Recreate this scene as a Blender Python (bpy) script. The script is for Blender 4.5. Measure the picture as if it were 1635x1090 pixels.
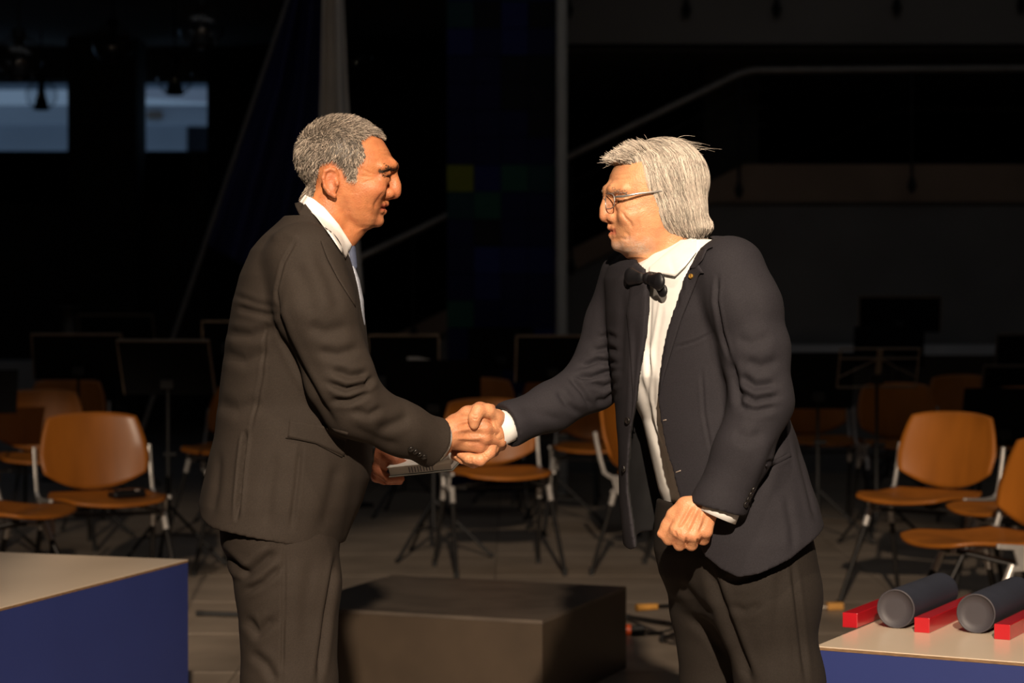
import bpy, bmesh, math, random
import numpy as np
from mathutils import Vector, Matrix
from mathutils.bvhtree import BVHTree

# ------------------------------------------------------------------ scene, camera, light
for o in list(bpy.data.objects):
    bpy.data.objects.remove(o, do_unlink=True)
SC = bpy.context.scene
COL = SC.collection
random.seed(7)
RNG = np.random.default_rng(11)

FPX = 3500.0
CAMZ = 1.33
PITCH = 70.0 / FPX
Y0 = 4.5                      # distance of the two men
M = Y0 / FPX                  # metres per pixel at that distance

cam_d = bpy.data.cameras.new('camera')
cam_d.sensor_width = 36.0
cam_d.lens = 36.0 * FPX / 1635.0
cam_d.clip_end = 200
cam_d.dof.use_dof = True
cam_d.dof.focus_distance = 4.45
cam_d.dof.aperture_fstop = 4.5
cam = bpy.data.objects.new('camera', cam_d)
COL.objects.link(cam)
cam.location = (0, 0, CAMZ)
cam.rotation_euler = (math.pi / 2 - PITCH, 0, 0)
SC.camera = cam

W = bpy.data.worlds.new('world')
SC.world = W
W.use_nodes = True
W.node_tree.nodes['Background'].inputs[0].default_value = (0.42, 0.60, 0.85, 1)
W.node_tree.nodes['Background'].inputs[1].default_value = 0.30

def spot(name, loc, target, power, size_deg, blend, color, radius):
    l = bpy.data.lights.new(name, 'SPOT')
    l.energy = power; l.spot_size = math.radians(size_deg); l.spot_blend = blend
    l.color = color; l.shadow_soft_size = radius
    o = bpy.data.objects.new(name, l); COL.objects.link(o)
    o.location = loc
    o.rotation_euler = (Vector(target) - Vector(loc)).to_track_quat('-Z', 'Y').to_euler()
    return o
WARM = (1.0, 0.80, 0.605)
spot('stage_spot_key', (0.22, -2.2, 4.3), (0.50, 4.5, 0.82), 4000, 27, 0.2, WARM, 0.07)
spot('left_chair_fill', (-1.6, -2.2, 4.3), (-2.15, 8.8, 0.3), 2300, 13.0, 0.5, WARM, 0.07)  # added spot brightening the left chairs that the key's cone misses
spot('stage_spot_top', (0.5, 2.3, 5.5), (0.0, 4.7, 0.9), 420, 34, 0.6, WARM, 0.10)
fill_d = bpy.data.lights.new('background_fill', 'AREA'); fill_d.shape = 'RECTANGLE'; fill_d.size = 13.0; fill_d.size_y = 5.0  # added soft overhead fill without a fixture, lifts the dim background
fill_d.energy = 24; fill_d.color = (0.92, 0.95, 1.0)
fill_o = bpy.data.objects.new('background_fill', fill_d); COL.objects.link(fill_o); fill_o.location = (0.5, 10.5, 5.75)

SC.view_settings.view_transform = 'Standard'
SC.view_settings.look = 'None'
SC.view_settings.exposure = 0.0
SC.view_settings.gamma = 1.0
SC.view_settings.use_curve_mapping = False

# ------------------------------------------------------------------ pixel of the photograph -> place in the hall
CA, SA = math.cos(PITCH), math.sin(PITCH)
def P(px, py, Y):
    xr = (px - 817.5) / FPX; yr = (545.0 - py) / FPX
    t = Y / (CA + yr * SA)
    return Vector((xr * t, Y, CAMZ + t * (yr * CA - SA)))
def p(px, py, d=0.0):
    return P(px, py, Y0 + d)
def proj(v):
    """numpy (n,3) -> pixel coordinates"""
    v = np.asarray(v, float)
    y = v[:, 1]; z = v[:, 2] - CAMZ
    dep = y * CA - z * SA; up = y * SA + z * CA
    return np.stack([817.5 + FPX * v[:, 0] / dep, 545.0 - FPX * up / dep], 1)
def Xp(px, d=0.0): return p(px, 475, d).x
def Zp(py, d=0.0): return p(817, py, d).z

# ------------------------------------------------------------------ materials
MATS = {}
def mat(name, col, rough=0.6, metal=0.0, var=0.0, scale=8.0, bump=0.0, bscale=60.0, col2=None, spec=0.5,
        stretch=(1, 1, 1), attr=None, sss=0.0, coat=0.0, sheen=0.0):
    if name in MATS: return MATS[name]
    m = bpy.data.materials.new(name); m.use_nodes = True
    nt = m.node_tree; b = nt.nodes['Principled BSDF']
    b.inputs['Base Color'].default_value = (*col, 1)
    b.inputs['Roughness'].default_value = rough
    b.inputs['Metallic'].default_value = metal
    b.inputs['Specular IOR Level'].default_value = spec
    if coat: b.inputs['Coat Weight'].default_value = coat; b.inputs['Coat Roughness'].default_value = 0.15
    if sheen: b.inputs['Sheen Weight'].default_value = sheen; b.inputs['Sheen Roughness'].default_value = 0.4
    if sss:
        b.inputs['Subsurface Weight'].default_value = sss
        b.inputs['Subsurface Radius'].default_value = (0.012, 0.004, 0.002)
        b.inputs['Subsurface Scale'].default_value = 0.6
    tc = nt.nodes.new('ShaderNodeTexCoord'); mp = nt.nodes.new('ShaderNodeMapping')
    mp.inputs['Scale'].default_value = stretch
    nt.links.new(tc.outputs['Object'], mp.inputs['Vector'])
    src = None
    if attr:
        a = nt.nodes.new('ShaderNodeAttribute'); a.attribute_name = attr
        src = a.outputs['Color']
        nt.links.new(src, b.inputs['Base Color'])
    if var > 0:
        n = nt.nodes.new('ShaderNodeTexNoise'); n.inputs['Scale'].default_value = scale
        n.inputs['Detail'].default_value = 6
        nt.links.new(mp.outputs[0], n.inputs['Vector'])
        mx = nt.nodes.new('ShaderNodeMix'); mx.data_type = 'RGBA'
        c2 = col2 if col2 else tuple(c * (1 - var) for c in col)
        mr = nt.nodes.new('ShaderNodeMapRange')
        mr.inputs['From Min'].default_value = 0.35; mr.inputs['From Max'].default_value = 0.65
        nt.links.new(n.outputs['Fac'], mr.inputs['Value'])
        if attr:
            mx.blend_type = 'MULTIPLY'
            nt.links.new(src, mx.inputs[6]); mx.inputs[7].default_value = (1 - var * .6, 1 - var, 1 - var, 1)
        else:
            mx.inputs[6].default_value = (*col, 1); mx.inputs[7].default_value = (*c2, 1)
        nt.links.new(mr.outputs[0], mx.inputs[0])
        nt.links.new(mx.outputs[2], b.inputs['Base Color'])
    if bump > 0:
        n2 = nt.nodes.new('ShaderNodeTexNoise'); n2.inputs['Scale'].default_value = bscale
        n2.inputs['Detail'].default_value = 4
        nt.links.new(mp.outputs[0], n2.inputs['Vector'])
        bp = nt.nodes.new('ShaderNodeBump'); bp.inputs['Strength'].default_value = bump
        bp.inputs['Distance'].default_value = 0.002
        nt.links.new(n2.outputs['Fac'], bp.inputs['Height'])
        nt.links.new(bp.outputs[0], b.inputs['Normal'])
    MATS[name] = m
    return m

def glass_mat(name, tint=(0.9, 0.93, 0.95), amount=1.0):
    m = bpy.data.materials.new(name); m.use_nodes = True
    nt = m.node_tree; nt.nodes.clear()
    out = nt.nodes.new('ShaderNodeOutputMaterial'); mix = nt.nodes.new('ShaderNodeMixShader')
    tr = nt.nodes.new('ShaderNodeBsdfTransparent'); tr.inputs[0].default_value = (*tint, 1)
    gl = nt.nodes.new('ShaderNodeBsdfGlossy'); gl.inputs['Roughness'].default_value = 0.03
    fr = nt.nodes.new('ShaderNodeLayerWeight'); fr.inputs['Blend'].default_value = 0.5
    pw = nt.nodes.new('ShaderNodeMath'); pw.operation = 'POWER'; pw.inputs[1].default_value = 4.0
    mu = nt.nodes.new('ShaderNodeMath'); mu.operation = 'MULTIPLY_ADD'; mu.inputs[1].default_value = 0.85 * amount; mu.inputs[2].default_value = 0.04 * amount
    nt.links.new(fr.outputs['Facing'], pw.inputs[0]); nt.links.new(pw.outputs[0], mu.inputs[0]); nt.links.new(mu.outputs[0], mix.inputs[0])
    nt.links.new(tr.outputs[0], mix.inputs[1]); nt.links.new(gl.outputs[0], mix.inputs[2])
    nt.links.new(mix.outputs[0], out.inputs[0])
    MATS[name] = m
    return m

# ------------------------------------------------------------------ mesh helpers
def fast_mesh(name, verts, faces, smooth=True, tone=None):
    """verts (n,3); faces (m,k) array of one polygon size, or list of lists"""
    me = bpy.data.meshes.new(name)
    verts = np.asarray(verts, np.float32)
    if isinstance(faces, np.ndarray):
        k = faces.shape[1]; m = len(faces)
        me.vertices.add(len(verts)); me.vertices.foreach_set('co', verts.ravel())
        me.loops.add(m * k); me.loops.foreach_set('vertex_index', faces.astype(np.int32).ravel())
        me.polygons.add(m)
        me.polygons.foreach_set('loop_start', np.arange(0, m * k, k, dtype=np.int32))
        me.update(calc_edges=True)
    else:
        me.from_pydata([tuple(v) for v in verts.tolist()], [], [tuple(f) for f in faces])
    me.validate()
    if smooth:
        me.polygons.foreach_set('use_smooth', np.ones(len(me.polygons), bool))
    if tone is not None:
        a = me.color_attributes.new('tone', 'FLOAT_COLOR', 'POINT')
        a.data.foreach_set('color', np.concatenate([np.asarray(tone, np.float32), np.ones((len(tone), 1), np.float32)], 1).ravel())
    me.update()
    return me

def link(name, me, material=None, parent=None, loc=None, rot=None):
    o = bpy.data.objects.new(name, me); COL.objects.link(o)
    if material is not None and me is not None and len(me.materials) == 0:
        me.materials.append(material)
    if parent is not None: o.parent = parent
    if loc is not None: o.location = loc
    if rot is not None: o.rotation_euler = rot
    return o

class MB:
    """collects shapes into one mesh"""
    def __init__(s): s.v = []; s.f = []; s.sm = []
    def add(s, v, f, smooth=False):
        n = len(s.v); s.v += [tuple(q) for q in v]; s.f += [tuple(i + n for i in q) for q in f]; s.sm += [smooth] * len(f)
        return s
    def box(s, c, size, rot=None, bev=0.0):
        x, y, z = [q / 2 for q in size]; c = Vector(c)
        if bev > 0:
            bm = bmesh.new(); bmesh.ops.create_cube(bm, size=1.0)
            for q in bm.verts: q.co = Vector((q.co.x * size[0], q.co.y * size[1], q.co.z * size[2]))
            bmesh.ops.bevel(bm, geom=list(bm.edges), offset=bev, segments=2, affect='EDGES', profile=0.5)
            v = [q.co.copy() for q in bm.verts]; bm.verts.index_update()
            f = [[q.index for q in ff.verts] for ff in bm.faces]; bm.free()
        else:
            v = [Vector((a * x, b * y, d * z)) for a in (-1, 1) for b in (-1, 1) for d in (-1, 1)]
            f = [(0, 1, 3, 2), (4, 6, 7, 5), (0, 4, 5, 1), (2, 3, 7, 6), (0, 2, 6, 4), (1, 5, 7, 3)]
        if rot is not None: v = [rot @ q for q in v]
        return s.add([q + c for q in v], f)
    def tube(s, pts, r, n=10, cap=True, smooth=True):
        pts = [Vector(q) for q in pts]
        if not isinstance(r, (list, tuple)): r = [r] * len(pts)
        v = []; f = []
        t0 = (pts[1] - pts[0]).normalized()
        up = Vector((0, 0, 1)) if abs(t0.z) < 0.95 else Vector((1, 0, 0))
        a = t0.cross(up).normalized()
        for i, q in enumerate(pts):
            t = (pts[min(i + 1, len(pts) - 1)] - pts[max(i - 1, 0)]).normalized()
            a = (a - t * a.dot(t)).normalized(); b = t.cross(a)
            for k in range(n):
                w = 2 * math.pi * k / n
                v.append(q + (a * math.cos(w) + b * math.sin(w)) * r[i])
        for i in range(len(pts) - 1):
            for k in range(n):
                k2 = (k + 1) % n
                f.append((i * n + k, i * n + k2, (i + 1) * n + k2, (i + 1) * n + k))
        s.add(v, f, smooth)
        if cap:
            s.add(v[:n], [tuple(range(n))[::-1]]); s.add(v[-n:], [tuple(range(n))])
        return s
    def lathe(s, prof, n=24, o=(0, 0, 0), smooth=True):
        o = Vector(o); v = []; f = []
        for (r, z) in prof:
            for k in range(n):
                w = 2 * math.pi * k / n; v.append(o + Vector((r * math.cos(w), r * math.sin(w), z)))
        for i in range(len(prof) - 1):
            for k in range(n):
                k2 = (k + 1) % n; f.append((i * n + k, i * n + k2, (i + 1) * n + k2, (i + 1) * n + k))
        return s.add(v, f, smooth)
    def prism(s, poly, axis, thick, o=(0, 0, 0)):
        """poly: list of 3D points (planar), extruded by vector axis*thick"""
        a = Vector(axis) * thick; o = Vector(o); q = [Vector(t) + o for t in poly]; n = len(q)
        v = q + [t + a for t in q]
        f = [tuple(range(n))[::-1], tuple(range(n, 2 * n))]
        f += [(i, (i + 1) % n, (i + 1) % n + n, i + n) for i in range(n)]
        return s.add(v, f)
    def mesh(s, name):
        me = bpy.data.meshes.new(name); me.from_pydata(s.v, [], s.f)
        me.polygons.foreach_set('use_smooth', s.sm)
        bm = bmesh.new(); bm.from_mesh(me); bmesh.ops.recalc_face_normals(bm, faces=bm.faces); bm.to_mesh(me); bm.free()
        me.update(); return me
    def build(s, name, material, parent=None, loc=None, rot=None):
        return link(name, s.mesh(name), material, parent, loc, rot)

def tag(o, label, cat, group=None, kind=None):
    o['label'] = label; o['category'] = cat
    if group: o['group'] = group
    if kind: o['kind'] = kind
    return o
def struct(o, label, cat=None):
    o['kind'] = 'structure'; o['label'] = label
    if cat: o['category'] = cat
    return o
def thing(name, label, cat, loc=(0, 0, 0), rz=0.0, group=None):
    o = bpy.data.objects.new(name, None); COL.objects.link(o)
    o.empty_display_size = 0.1
    o.location = loc; o.rotation_euler = (0, 0, rz)
    return tag(o, label, cat, group)
def copy_tree(o, parent=None):
    c = o.copy(); COL.objects.link(c); c.parent = parent
    for ch in list(o.children): copy_tree(ch, c)
    return c
# ------------------------------------------------------------------ the hall
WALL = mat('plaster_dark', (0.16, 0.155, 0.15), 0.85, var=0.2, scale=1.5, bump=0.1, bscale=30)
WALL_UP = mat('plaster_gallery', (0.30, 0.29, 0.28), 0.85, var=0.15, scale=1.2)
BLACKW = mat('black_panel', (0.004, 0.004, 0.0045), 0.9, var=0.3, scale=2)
BROWNW = mat('ramp_plaster', (0.30, 0.21, 0.15), 0.85, var=0.2, scale=2)
PILLAR = mat('pillar_plaster', (0.07, 0.068, 0.055), 0.9, var=0.2, scale=2)
CEIL = mat('ceiling_paint', (0.22, 0.20, 0.17), 0.9, var=0.2, scale=0.8)
STONE = mat('floor_stone', (0.33, 0.265, 0.205), 0.42, var=0.25, scale=3.0, bump=0.06, bscale=40, spec=0.4)
JOINT = mat('floor_joint', (0.15, 0.12, 0.09), 0.8, var=0.2, scale=6)
STEEL = mat('rail_steel', (0.34, 0.32, 0.30), 0.45, 0.7, var=0.2, scale=20)
IRON = mat('black_iron', (0.02, 0.02, 0.021), 0.5, 0.4, var=0.3, scale=20)
LEDGE = mat('ledge_paint', (0.55, 0.56, 0.58), 0.6, var=0.15, scale=3)

HX, HY0, HY1, HZ = 11.0, -5.0, 24.0, 5.8
def slab(name, lo, hi, m, label, parent=None):
    b = MB(); c = [(a + q) / 2 for a, q in zip(lo, hi)]
    b.box(c, [abs(q - a) for a, q in zip(lo, hi)])
    o = b.build(name, m, parent)
    if parent is None: struct(o, label)
    return o
floor = slab('floor', (-HX, HY0, -0.2), (HX, HY1 + 0.3, -0.004), JOINT, 'polished beige stone slab floor of the dark hall')
TS = 0.9
tb = MB(); tb.box((0, 0, -0.011), (TS - 0.006, TS - 0.006, 0.022), bev=0.0015); tile_me = tb.mesh('floor_slab')
tile_me.materials.append(STONE)
for i in range(-7, 7):
    for j in range(4, 20):
        link('floor_slab', tile_me, None, floor, loc=(i * TS + 0.37, j * TS + 0.11, 0.0))
# remaining floor outside the built slabs keeps level through one border piece each side
bd = MB()
x0, x1, y0, y1 = -7 * TS + 0.37 - TS / 2, 6 * TS + 0.37 + TS / 2, 4 * TS + 0.11 - TS / 2, 19 * TS + 0.11 + TS / 2
for lo, hi in (((-HX, HY0), (x0, HY1)), ((x1, HY0), (HX, HY1)), ((x0, HY0), (x1, y0)), ((x0, y1), (x1, HY1))):
    bd.box(((lo[0] + hi[0]) / 2, (lo[1] + hi[1]) / 2, -0.011), (hi[0] - lo[0] - .006, hi[1] - lo[1] - .006, 0.022))
bd.build('floor_border', STONE, floor)

slab('ceiling', (-HX, HY0, HZ), (HX, HY1 + 0.3, HZ + 0.2), CEIL, 'dark ceiling of the hall')
slab('wall_left', (-HX - 0.2, HY0, -0.2), (-HX, HY1 + .3, HZ + .2), WALL, 'dark left side wall of the hall')
slab('wall_right', (HX, HY0, -0.2), (HX + 0.2, HY1 + .3, HZ + .2), WALL, 'dark right side wall of the hall')
slab('wall_front', (-HX, HY0 - 0.2, -0.2), (HX, HY0, HZ + .2), WALL, 'dark wall behind the photographer')

# low soffit over the left part of the hall
so = P(560, 88, 23.5)
slab('soffit', (-HX, 14.6, 4.05), (-0.55, HY1, 4.20), CEIL, 'low dark soffit with globe lamps over the left half')

# back wall with the clerestory opening
wl, wr = P(-420, 200, HY1).x, P(333, 200, HY1).x
wz0, wz1 = P(300, 244, HY1).z, P(300, 128, HY1).z
wb = MB()
wb.box(((-HX + wl) / 2, HY1 + .15, HZ / 2), (wl + HX, 0.3, HZ))
wb.box(((wr + HX) / 2, HY1 + .15, HZ / 2), (HX - wr, 0.3, HZ))
wb.box(((wl + wr) / 2, HY1 + .15, wz0 / 2), (wr - wl, 0.3, wz0))
wb.box(((wl + wr) / 2, HY1 + .15, (wz1 + HZ) / 2), (wr - wl, 0.3, HZ - wz1))
wall_back = wb.build('wall_back', WALL); struct(wall_back, 'dark grey back wall below the clerestory window')
GLASS = glass_mat('window_glass')
WFR = mat('window_frame_paint', (0.05, 0.055, 0.06), 0.5, var=0.2, scale=10)
xm = P(162, 200, HY1).x
for n, (a, b_) in enumerate(((wl, xm), (xm, wr))):
    f = MB()
    for zz in (wz0, wz1): f.box(((a + b_) / 2, HY1 + .1, zz), (b_ - a, 0.08, 0.05))
    for xx in (a, b_): f.box((xx, HY1 + .1, (wz0 + wz1) / 2), (0.05, 0.08, wz1 - wz0))
    w = f.build('window_%d' % (n + 1), WFR)
    struct(w, ('clerestory window at the far left with bluish daylight' if n == 0 else 'clerestory window right of the dark pillar with bluish daylight'))
    g = MB(); g.box(((a + b_) / 2, HY1 + .1, (wz0 + wz1) / 2), (b_ - a - .05, 0.012, wz1 - wz0 - .05)); g.build('pane', GLASS, w)

# what is seen through the clerestory: the underside and wall of a pale neighbouring building
EXW = mat('pale_facade', (0.62, 0.66, 0.72), 0.8, var=0.1, scale=0.6)
EXD = mat('dark_facade', (0.02, 0.022, 0.03), 0.8, var=0.2, scale=1)
EXB = mat('white_fascia', (0.92, 0.88, 0.92), 0.7, var=0.05, scale=1)
EXR = mat('facade_sign', (0.30, 0.22, 0.17), 0.7, var=0.2, scale=5)
ext = thing('neighbour_building', 'pale bluish building seen through the high windows', 'building', (P(150, 300, 31).x, 31.0, 0))
def ebox(nm, x0, x1, y0, y1, Ya, Yb, m):
    a = P(x0, y0, Ya); b = P(x1, y1, Ya); q = MB()
    q.box(((a.x + b.x) / 2 - ext.location.x, (Ya + Yb) / 2 - 31.0, (a.z + b.z) / 2), (abs(b.x - a.x), Yb - Ya, abs(a.z - b.z)))
    return q.build(nm, m, ext)
ebox('facade_wall', -300, 297, 196, 620, 31.0, 31.4, EXW)
ebox('facade_recess', 298, 420, 196, 620, 31.2, 31.6, EXD)
ebox('cornice', -300, 420, 168, 195, 30.4, 31.5, EXW)
q = MB(); a0, a1, a2, a3 = P(-300, 146, 30.2), P(420, 139, 30.2), P(420, 172, 30.2), P(-300, 150, 30.2)
q.prism([v - ext.location for v in (P(200, 141, 30.2), P(420, 141, 30.2), P(420, 170, 30.2), P(200, 152, 30.2))], (0, 1, 0), 0.15)
q.build('white_band', EXB, ext)
ebox('sign_plate', 235, 258, 177, 189, 30.3, 30.38, EXR)
ebox('upper_wall', -300, 420, -80, 139, 30.9, 31.3, mat('upper_facade', (0.30, 0.36, 0.42), 0.8, var=0.1, scale=1))

# dark pillars, black panels, parapet below the clerestory
slab('pillar_1', (P(107, 0, 23).x, 23.0, 0), (P(217, 0, 23).x, 23.6, 4.05), PILLAR, 'dark square pillar between the two high windows')
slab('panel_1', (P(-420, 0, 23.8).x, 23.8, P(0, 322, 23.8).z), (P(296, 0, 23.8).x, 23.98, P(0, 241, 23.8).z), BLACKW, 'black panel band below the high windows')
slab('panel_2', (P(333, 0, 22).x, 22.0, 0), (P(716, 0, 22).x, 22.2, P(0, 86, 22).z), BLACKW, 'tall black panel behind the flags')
slab('trim_1', (P(-420, 0, 19).x, 19.0, 0), (P(80, 0, 19).x, 19.3, P(0, 576, 19).z), LEDGE, 'pale low ledge along the back wall at the left')

# gallery and ramp on the right
GY = 17.0
def gx(px, Y=GY): return P(px, 0, Y).x
def gz(py, Y=GY): return P(817, py, Y).z
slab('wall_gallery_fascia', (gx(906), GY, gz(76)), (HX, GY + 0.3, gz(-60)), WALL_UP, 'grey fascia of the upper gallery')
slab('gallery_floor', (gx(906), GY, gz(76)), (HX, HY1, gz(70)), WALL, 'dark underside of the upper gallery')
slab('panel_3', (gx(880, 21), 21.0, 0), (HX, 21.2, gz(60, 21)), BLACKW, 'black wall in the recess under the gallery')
slab('pillar_2', (gx(1125, 18), 18.0, 0), (gx(1212, 18), 18.6, gz(70, 18)), PILLAR, 'dark grey pillar behind the ramp handrail')
RY = 16.6
def rq(px, py, Y=RY): return P(px, py, Y)
rb = MB()
rb.prism([rq(1190, 262), rq(1800, 262), rq(1800, 322), rq(1140, 322), rq(520, 622), rq(520, 588)][::-1], (0, 1, 0), 0.25)
struct(rb.build('ramp_parapet', BROWNW), 'brownish sloping parapet of the ramp under the handrail')
wbm = MB(); wbm.prism([rq(1150, 318, 16.65), rq(1800, 318, 16.65), rq(1800, 0, 16.65).xy.to_3d() , rq(520, 0, 16.65).xy.to_3d(), rq(520, 618, 16.65)][::-1], (0, 1, 0), 0.2)
struct(wbm.build('wall_ramp', mat('ramp_wall_plaster', (0.20, 0.19, 0.18), 0.85, var=0.2, scale=1.5)), 'dark grey wall under the ramp')
slab('trim_2', (P(1180, 0, 16.3).x, 16.3, gz(556, 16.3) - .05), (P(1800, 0, 16.3).x, 16.62, gz(551, 16.3)), LEDGE, 'thin pale ledge along the dark wall under the ramp')

def railing(name, label, rail, posts, wires, Y, r=0.03, foot=True):
    t = thing(name, label, 'railing', P(rail[0][0], rail[0][1], Y))
    L = t.location.copy()
    b = MB(); b.tube([P(x, y, Y) - L for x, y in rail], r, 12); b.build('handrail', STEEL, t)
    for (x, ya, yb) in posts:
        b = MB(); b.tube([P(x, ya, Y) - L, P(x, yb, Y) - L], 0.012, 8); po = b.build('post', IRON, t)
        if foot:
            b = MB()
            A = P(x, yb - 22, Y) - L; B = P(x, yb + 2, Y) - L
            b.tube([A, A.lerp(B, .25), A.lerp(B, .3), A.lerp(B, .7), A.lerp(B, .75), B], [.022, .022, .034, .034, .02, .024], 10)
            b.build('bracket', IRON, po)
    for w in wires:
        b = MB(); b.tube([P(x, y, Y) - L for x, y in w], 0.007, 6); b.build('cable', IRON, t)
    return t
RW = [[(912, 262 + 30 + 35 * k), (1195, 130 + 28 * (k + 1) - 14), (1227, 130 + 28 * (k + 1) - 15)] for k in range(3)]
railing('ramp_railing', 'long steel handrail climbing the ramp behind the right man', [(560, 418), (640, 380), (905, 251), (1180, 118), (1205, 112), (1800, 108)],
        [(1180, 124, 314), (1456, 114, 306), (912, 256, 436), (660, 376, 545)], RW, 16.45, 0.030)
railing('wall_handrail', 'lower steel handrail on the black wall of the recess', [(1240, 262), (1420, 180), (1442, 174), (1800, 171)], [], [], 20.7, 0.03)
railing('gallery_railing', 'black posts of the upper gallery railing at the top edge of the picture', [(906, -70), (1800, -70)],
        [(908, -68, 26), (1096, -68, 26), (1240, -68, 25), (1432, -68, 22), (1631, -68, 18)], [], 16.95, 0.03)

# mosaic column with glazed tiles, and the pale post beside it
CY = 15.0
cx0, cx1 = P(713, 0, CY).x, P(887, 0, CY).x
TW = (cx1 - cx0) / 4
colm = slab('mosaic_column', (cx0 + .006, CY + .012, 0), (cx1 - .006, CY + .6, 4.05 if False else HZ), mat('column_core', (0.02, 0.02, 0.03), 0.8, var=0.1, scale=4), 'square column clad with dark blue and green glass tiles')
TILE_COL = {'n': (0.004, 0.006, 0.055), 'k': (0.004, 0.005, 0.012), 'b': (0.008, 0.014, 0.11), 'g': (0.012, 0.085, 0.06), 'y': (0.20, 0.22, 0.02), 't': (0.008, 0.045, 0.055), 'l': (0.012, 0.022, 0.15)}
TM = {k: mat('glazed_tile_' + {'n': 'navy', 'k': 'black', 'b': 'blue', 'g': 'green', 'y': 'yellow', 't': 'teal', 'l': 'bright_blue'}[k], c, 0.5, var=0.15, scale=9, spec=0.2) for k, c in TILE_COL.items()}
tme = {}
for k in TM:
    b = MB(); b.box((0, 0, 0), (TW - .004, 0.022, TW - .004), bev=0.002); tme[k] = b.mesh('tile'); tme[k].materials.append(TM[k])
ROWS = ['tbtn', 'bntb', 'tkbk', 'bnbn', 'nnkk', 'nnkk', 'nnnk', 'nnnn', 'ybgt', 'tgnn', 'nknn', 'nlbb', 'nbnn' , 'gnnn', 'nbbb', 'nknk', 'kknk', 'bknk', 'nnkk', 'nknk', 'nnkk', 'knnk', 'nnnk', 'bnnk', 'nnbk']
zref = P(800, 263, CY).z       # top of the row with the yellow tile
for r_i, row in enumerate(ROWS):
    zc = zref - (r_i - 8 + .5) * TW
    if zc < TW / 2: continue
    for c_i, ch in enumerate(row):
        link('tile', tme[ch], None, colm, loc=(cx0 + (c_i + .5) * TW, CY + .003, zc))
POST = mat('pale_post_paint', (0.55, 0.55, 0.52), 0.5, var=0.1, scale=6)
pb = MB(); pp = P(897, 0, 14.8); pb.tube([(pp.x, 14.8, 0), (pp.x, 14.8, HZ)], 0.038, 20)
struct(pb.build('post_1', POST), 'slim pale round post beside the tiled column')

# globe pendant lamps
GLOBE = glass_mat('globe_glass', (0.93, 0.94, 0.95), 1.9)
BULB = mat('frosted_bulb', (0.7, 0.62, 0.5), 0.3, var=0.1, scale=20)
for (x, y, r, lab) in ((30, 92, 37, 'clear glass globe lamp at the far left in front of the window'),
                       (66, 152, 25, 'small clear globe lamp low in the far left window'),
                       (180, 70, 32, 'clear globe lamp in front of the dark pillar'),
                       (322, 42, 37, 'large clear globe lamp catching warm light left of the blue flag'),
                       (279, 124, 29, 'clear globe lamp in front of the window right of the pillar'),
                       (568, 96, 27, 'clear globe lamp right of the pale flag')):
    Y = 0.16 * FPX / r
    c = P(x, y, Y)
    t = thing('pendant_lamp', lab, 'lamp', c, 0, 'globe lamps under the soffit')
    top = 4.05 - c.z
    R = .16
    b = MB(); b.lathe([(R * math.sin(a) + 1e-4, R * math.cos(a)) for a in np.linspace(0.25, math.pi, 20)], 32); b.build('glass_globe', GLOBE, t)
    b = MB(); b.tube([(0, 0, .155), (0, 0, max(top, .3))], 0.008, 8); b.build('cord', IRON, t)
    b = MB(); b.lathe([(0.001, .20), (.045, .195), (.048, .13), (.03, .12), (.04, .02), (.075, -.12), (.078, -.15), (.06, -.152), (.03, 0.0)], 24); b.build('socket_shade', IRON, t)
    b = MB(); b.lathe([(.03 * math.sin(a) + 1e-4, -.13 + .03 * math.cos(a)) for a in np.linspace(0, math.pi, 9)], 16); b.build('bulb', BULB, t)

# flags on leaning poles
def flag(name, label, m, left, right, Y, folds, seed, pole=None):
    """left/right: (px,py) polylines of equal length, top to bottom"""
    rg = np.random.default_rng(seed)
    n, k = len(left), 44
    yy = np.linspace(0, n - 1, 60)
    lx = np.interp(yy, range(n), [q[0] for q in left]); ly = np.interp(yy, range(n), [q[1] for q in left])
    rx = np.interp(yy, range(n), [q[0] for q in right]); ry = np.interp(yy, range(n), [q[1] for q in right])
    ph = rg.uniform(0, 6, 4)
    v = []
    for i in range(60):
        for j in range(k):
            s = j / (k - 1); x = lx[i] * (1 - s) + rx[i] * s; y = ly[i] * (1 - s) + ry[i] * s
            d = 0.07 * math.sin(folds * 6.28 * s + ph[0] + .5 * math.sin(i * .07)) + .03 * math.sin(folds * 13.1 * s + ph[1] + i * .03)
            v.append(P(x, y, Y + d))
    base = P(left[-1][0], left[-1][1], Y); base = Vector((base.x, base.y, 0))
    t = thing(name, label, 'flag', base)
    v = np.array([q - base for q in v])
    f = np.array([(i * k + j, i * k + j + 1, (i + 1) * k + j + 1, (i + 1) * k + j) for i in range(59) for j in range(k - 1)])
    o = link('cloth', fast_mesh('cloth', v, f), m, t)
    md = o.modifiers.new('thickness', 'SOLIDIFY'); md.thickness = 0.004
    if pole:
        b = MB(); a, c = P(*pole[0], Y + pole[2]), P(*pole[1], Y + pole[2])
        dr = (a - c).normalized(); foot = c - dr * (c.z / dr.z)
        b.tube([foot - base, a - base], 0.016, 12); b.build('pole', mat('flag_pole_metal', (0.16, 0.155, 0.15), 0.5, 0.3, var=0.1, scale=10), t)
        b = MB(); b.lathe([(.001, .03), (.05, .03), (.17, .012), (.18, 0), (.001, 0)], 28, foot - base); b.build('stand_base', IRON, t)
    return t
flag('standing_flag', 'dark blue flag hanging from a leaning pole behind the left man', mat('blue_flag_cloth', (0.008, 0.011, 0.085), 0.8, var=0.2, scale=5),
     [(470, -60), (420, 130), (378, 250), (330, 392)], [(512, -60), (512, 130), (505, 260), (470, 470)], 14.3, 2.2, 3, ((480, -60), (276, 540), -0.06))
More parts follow.
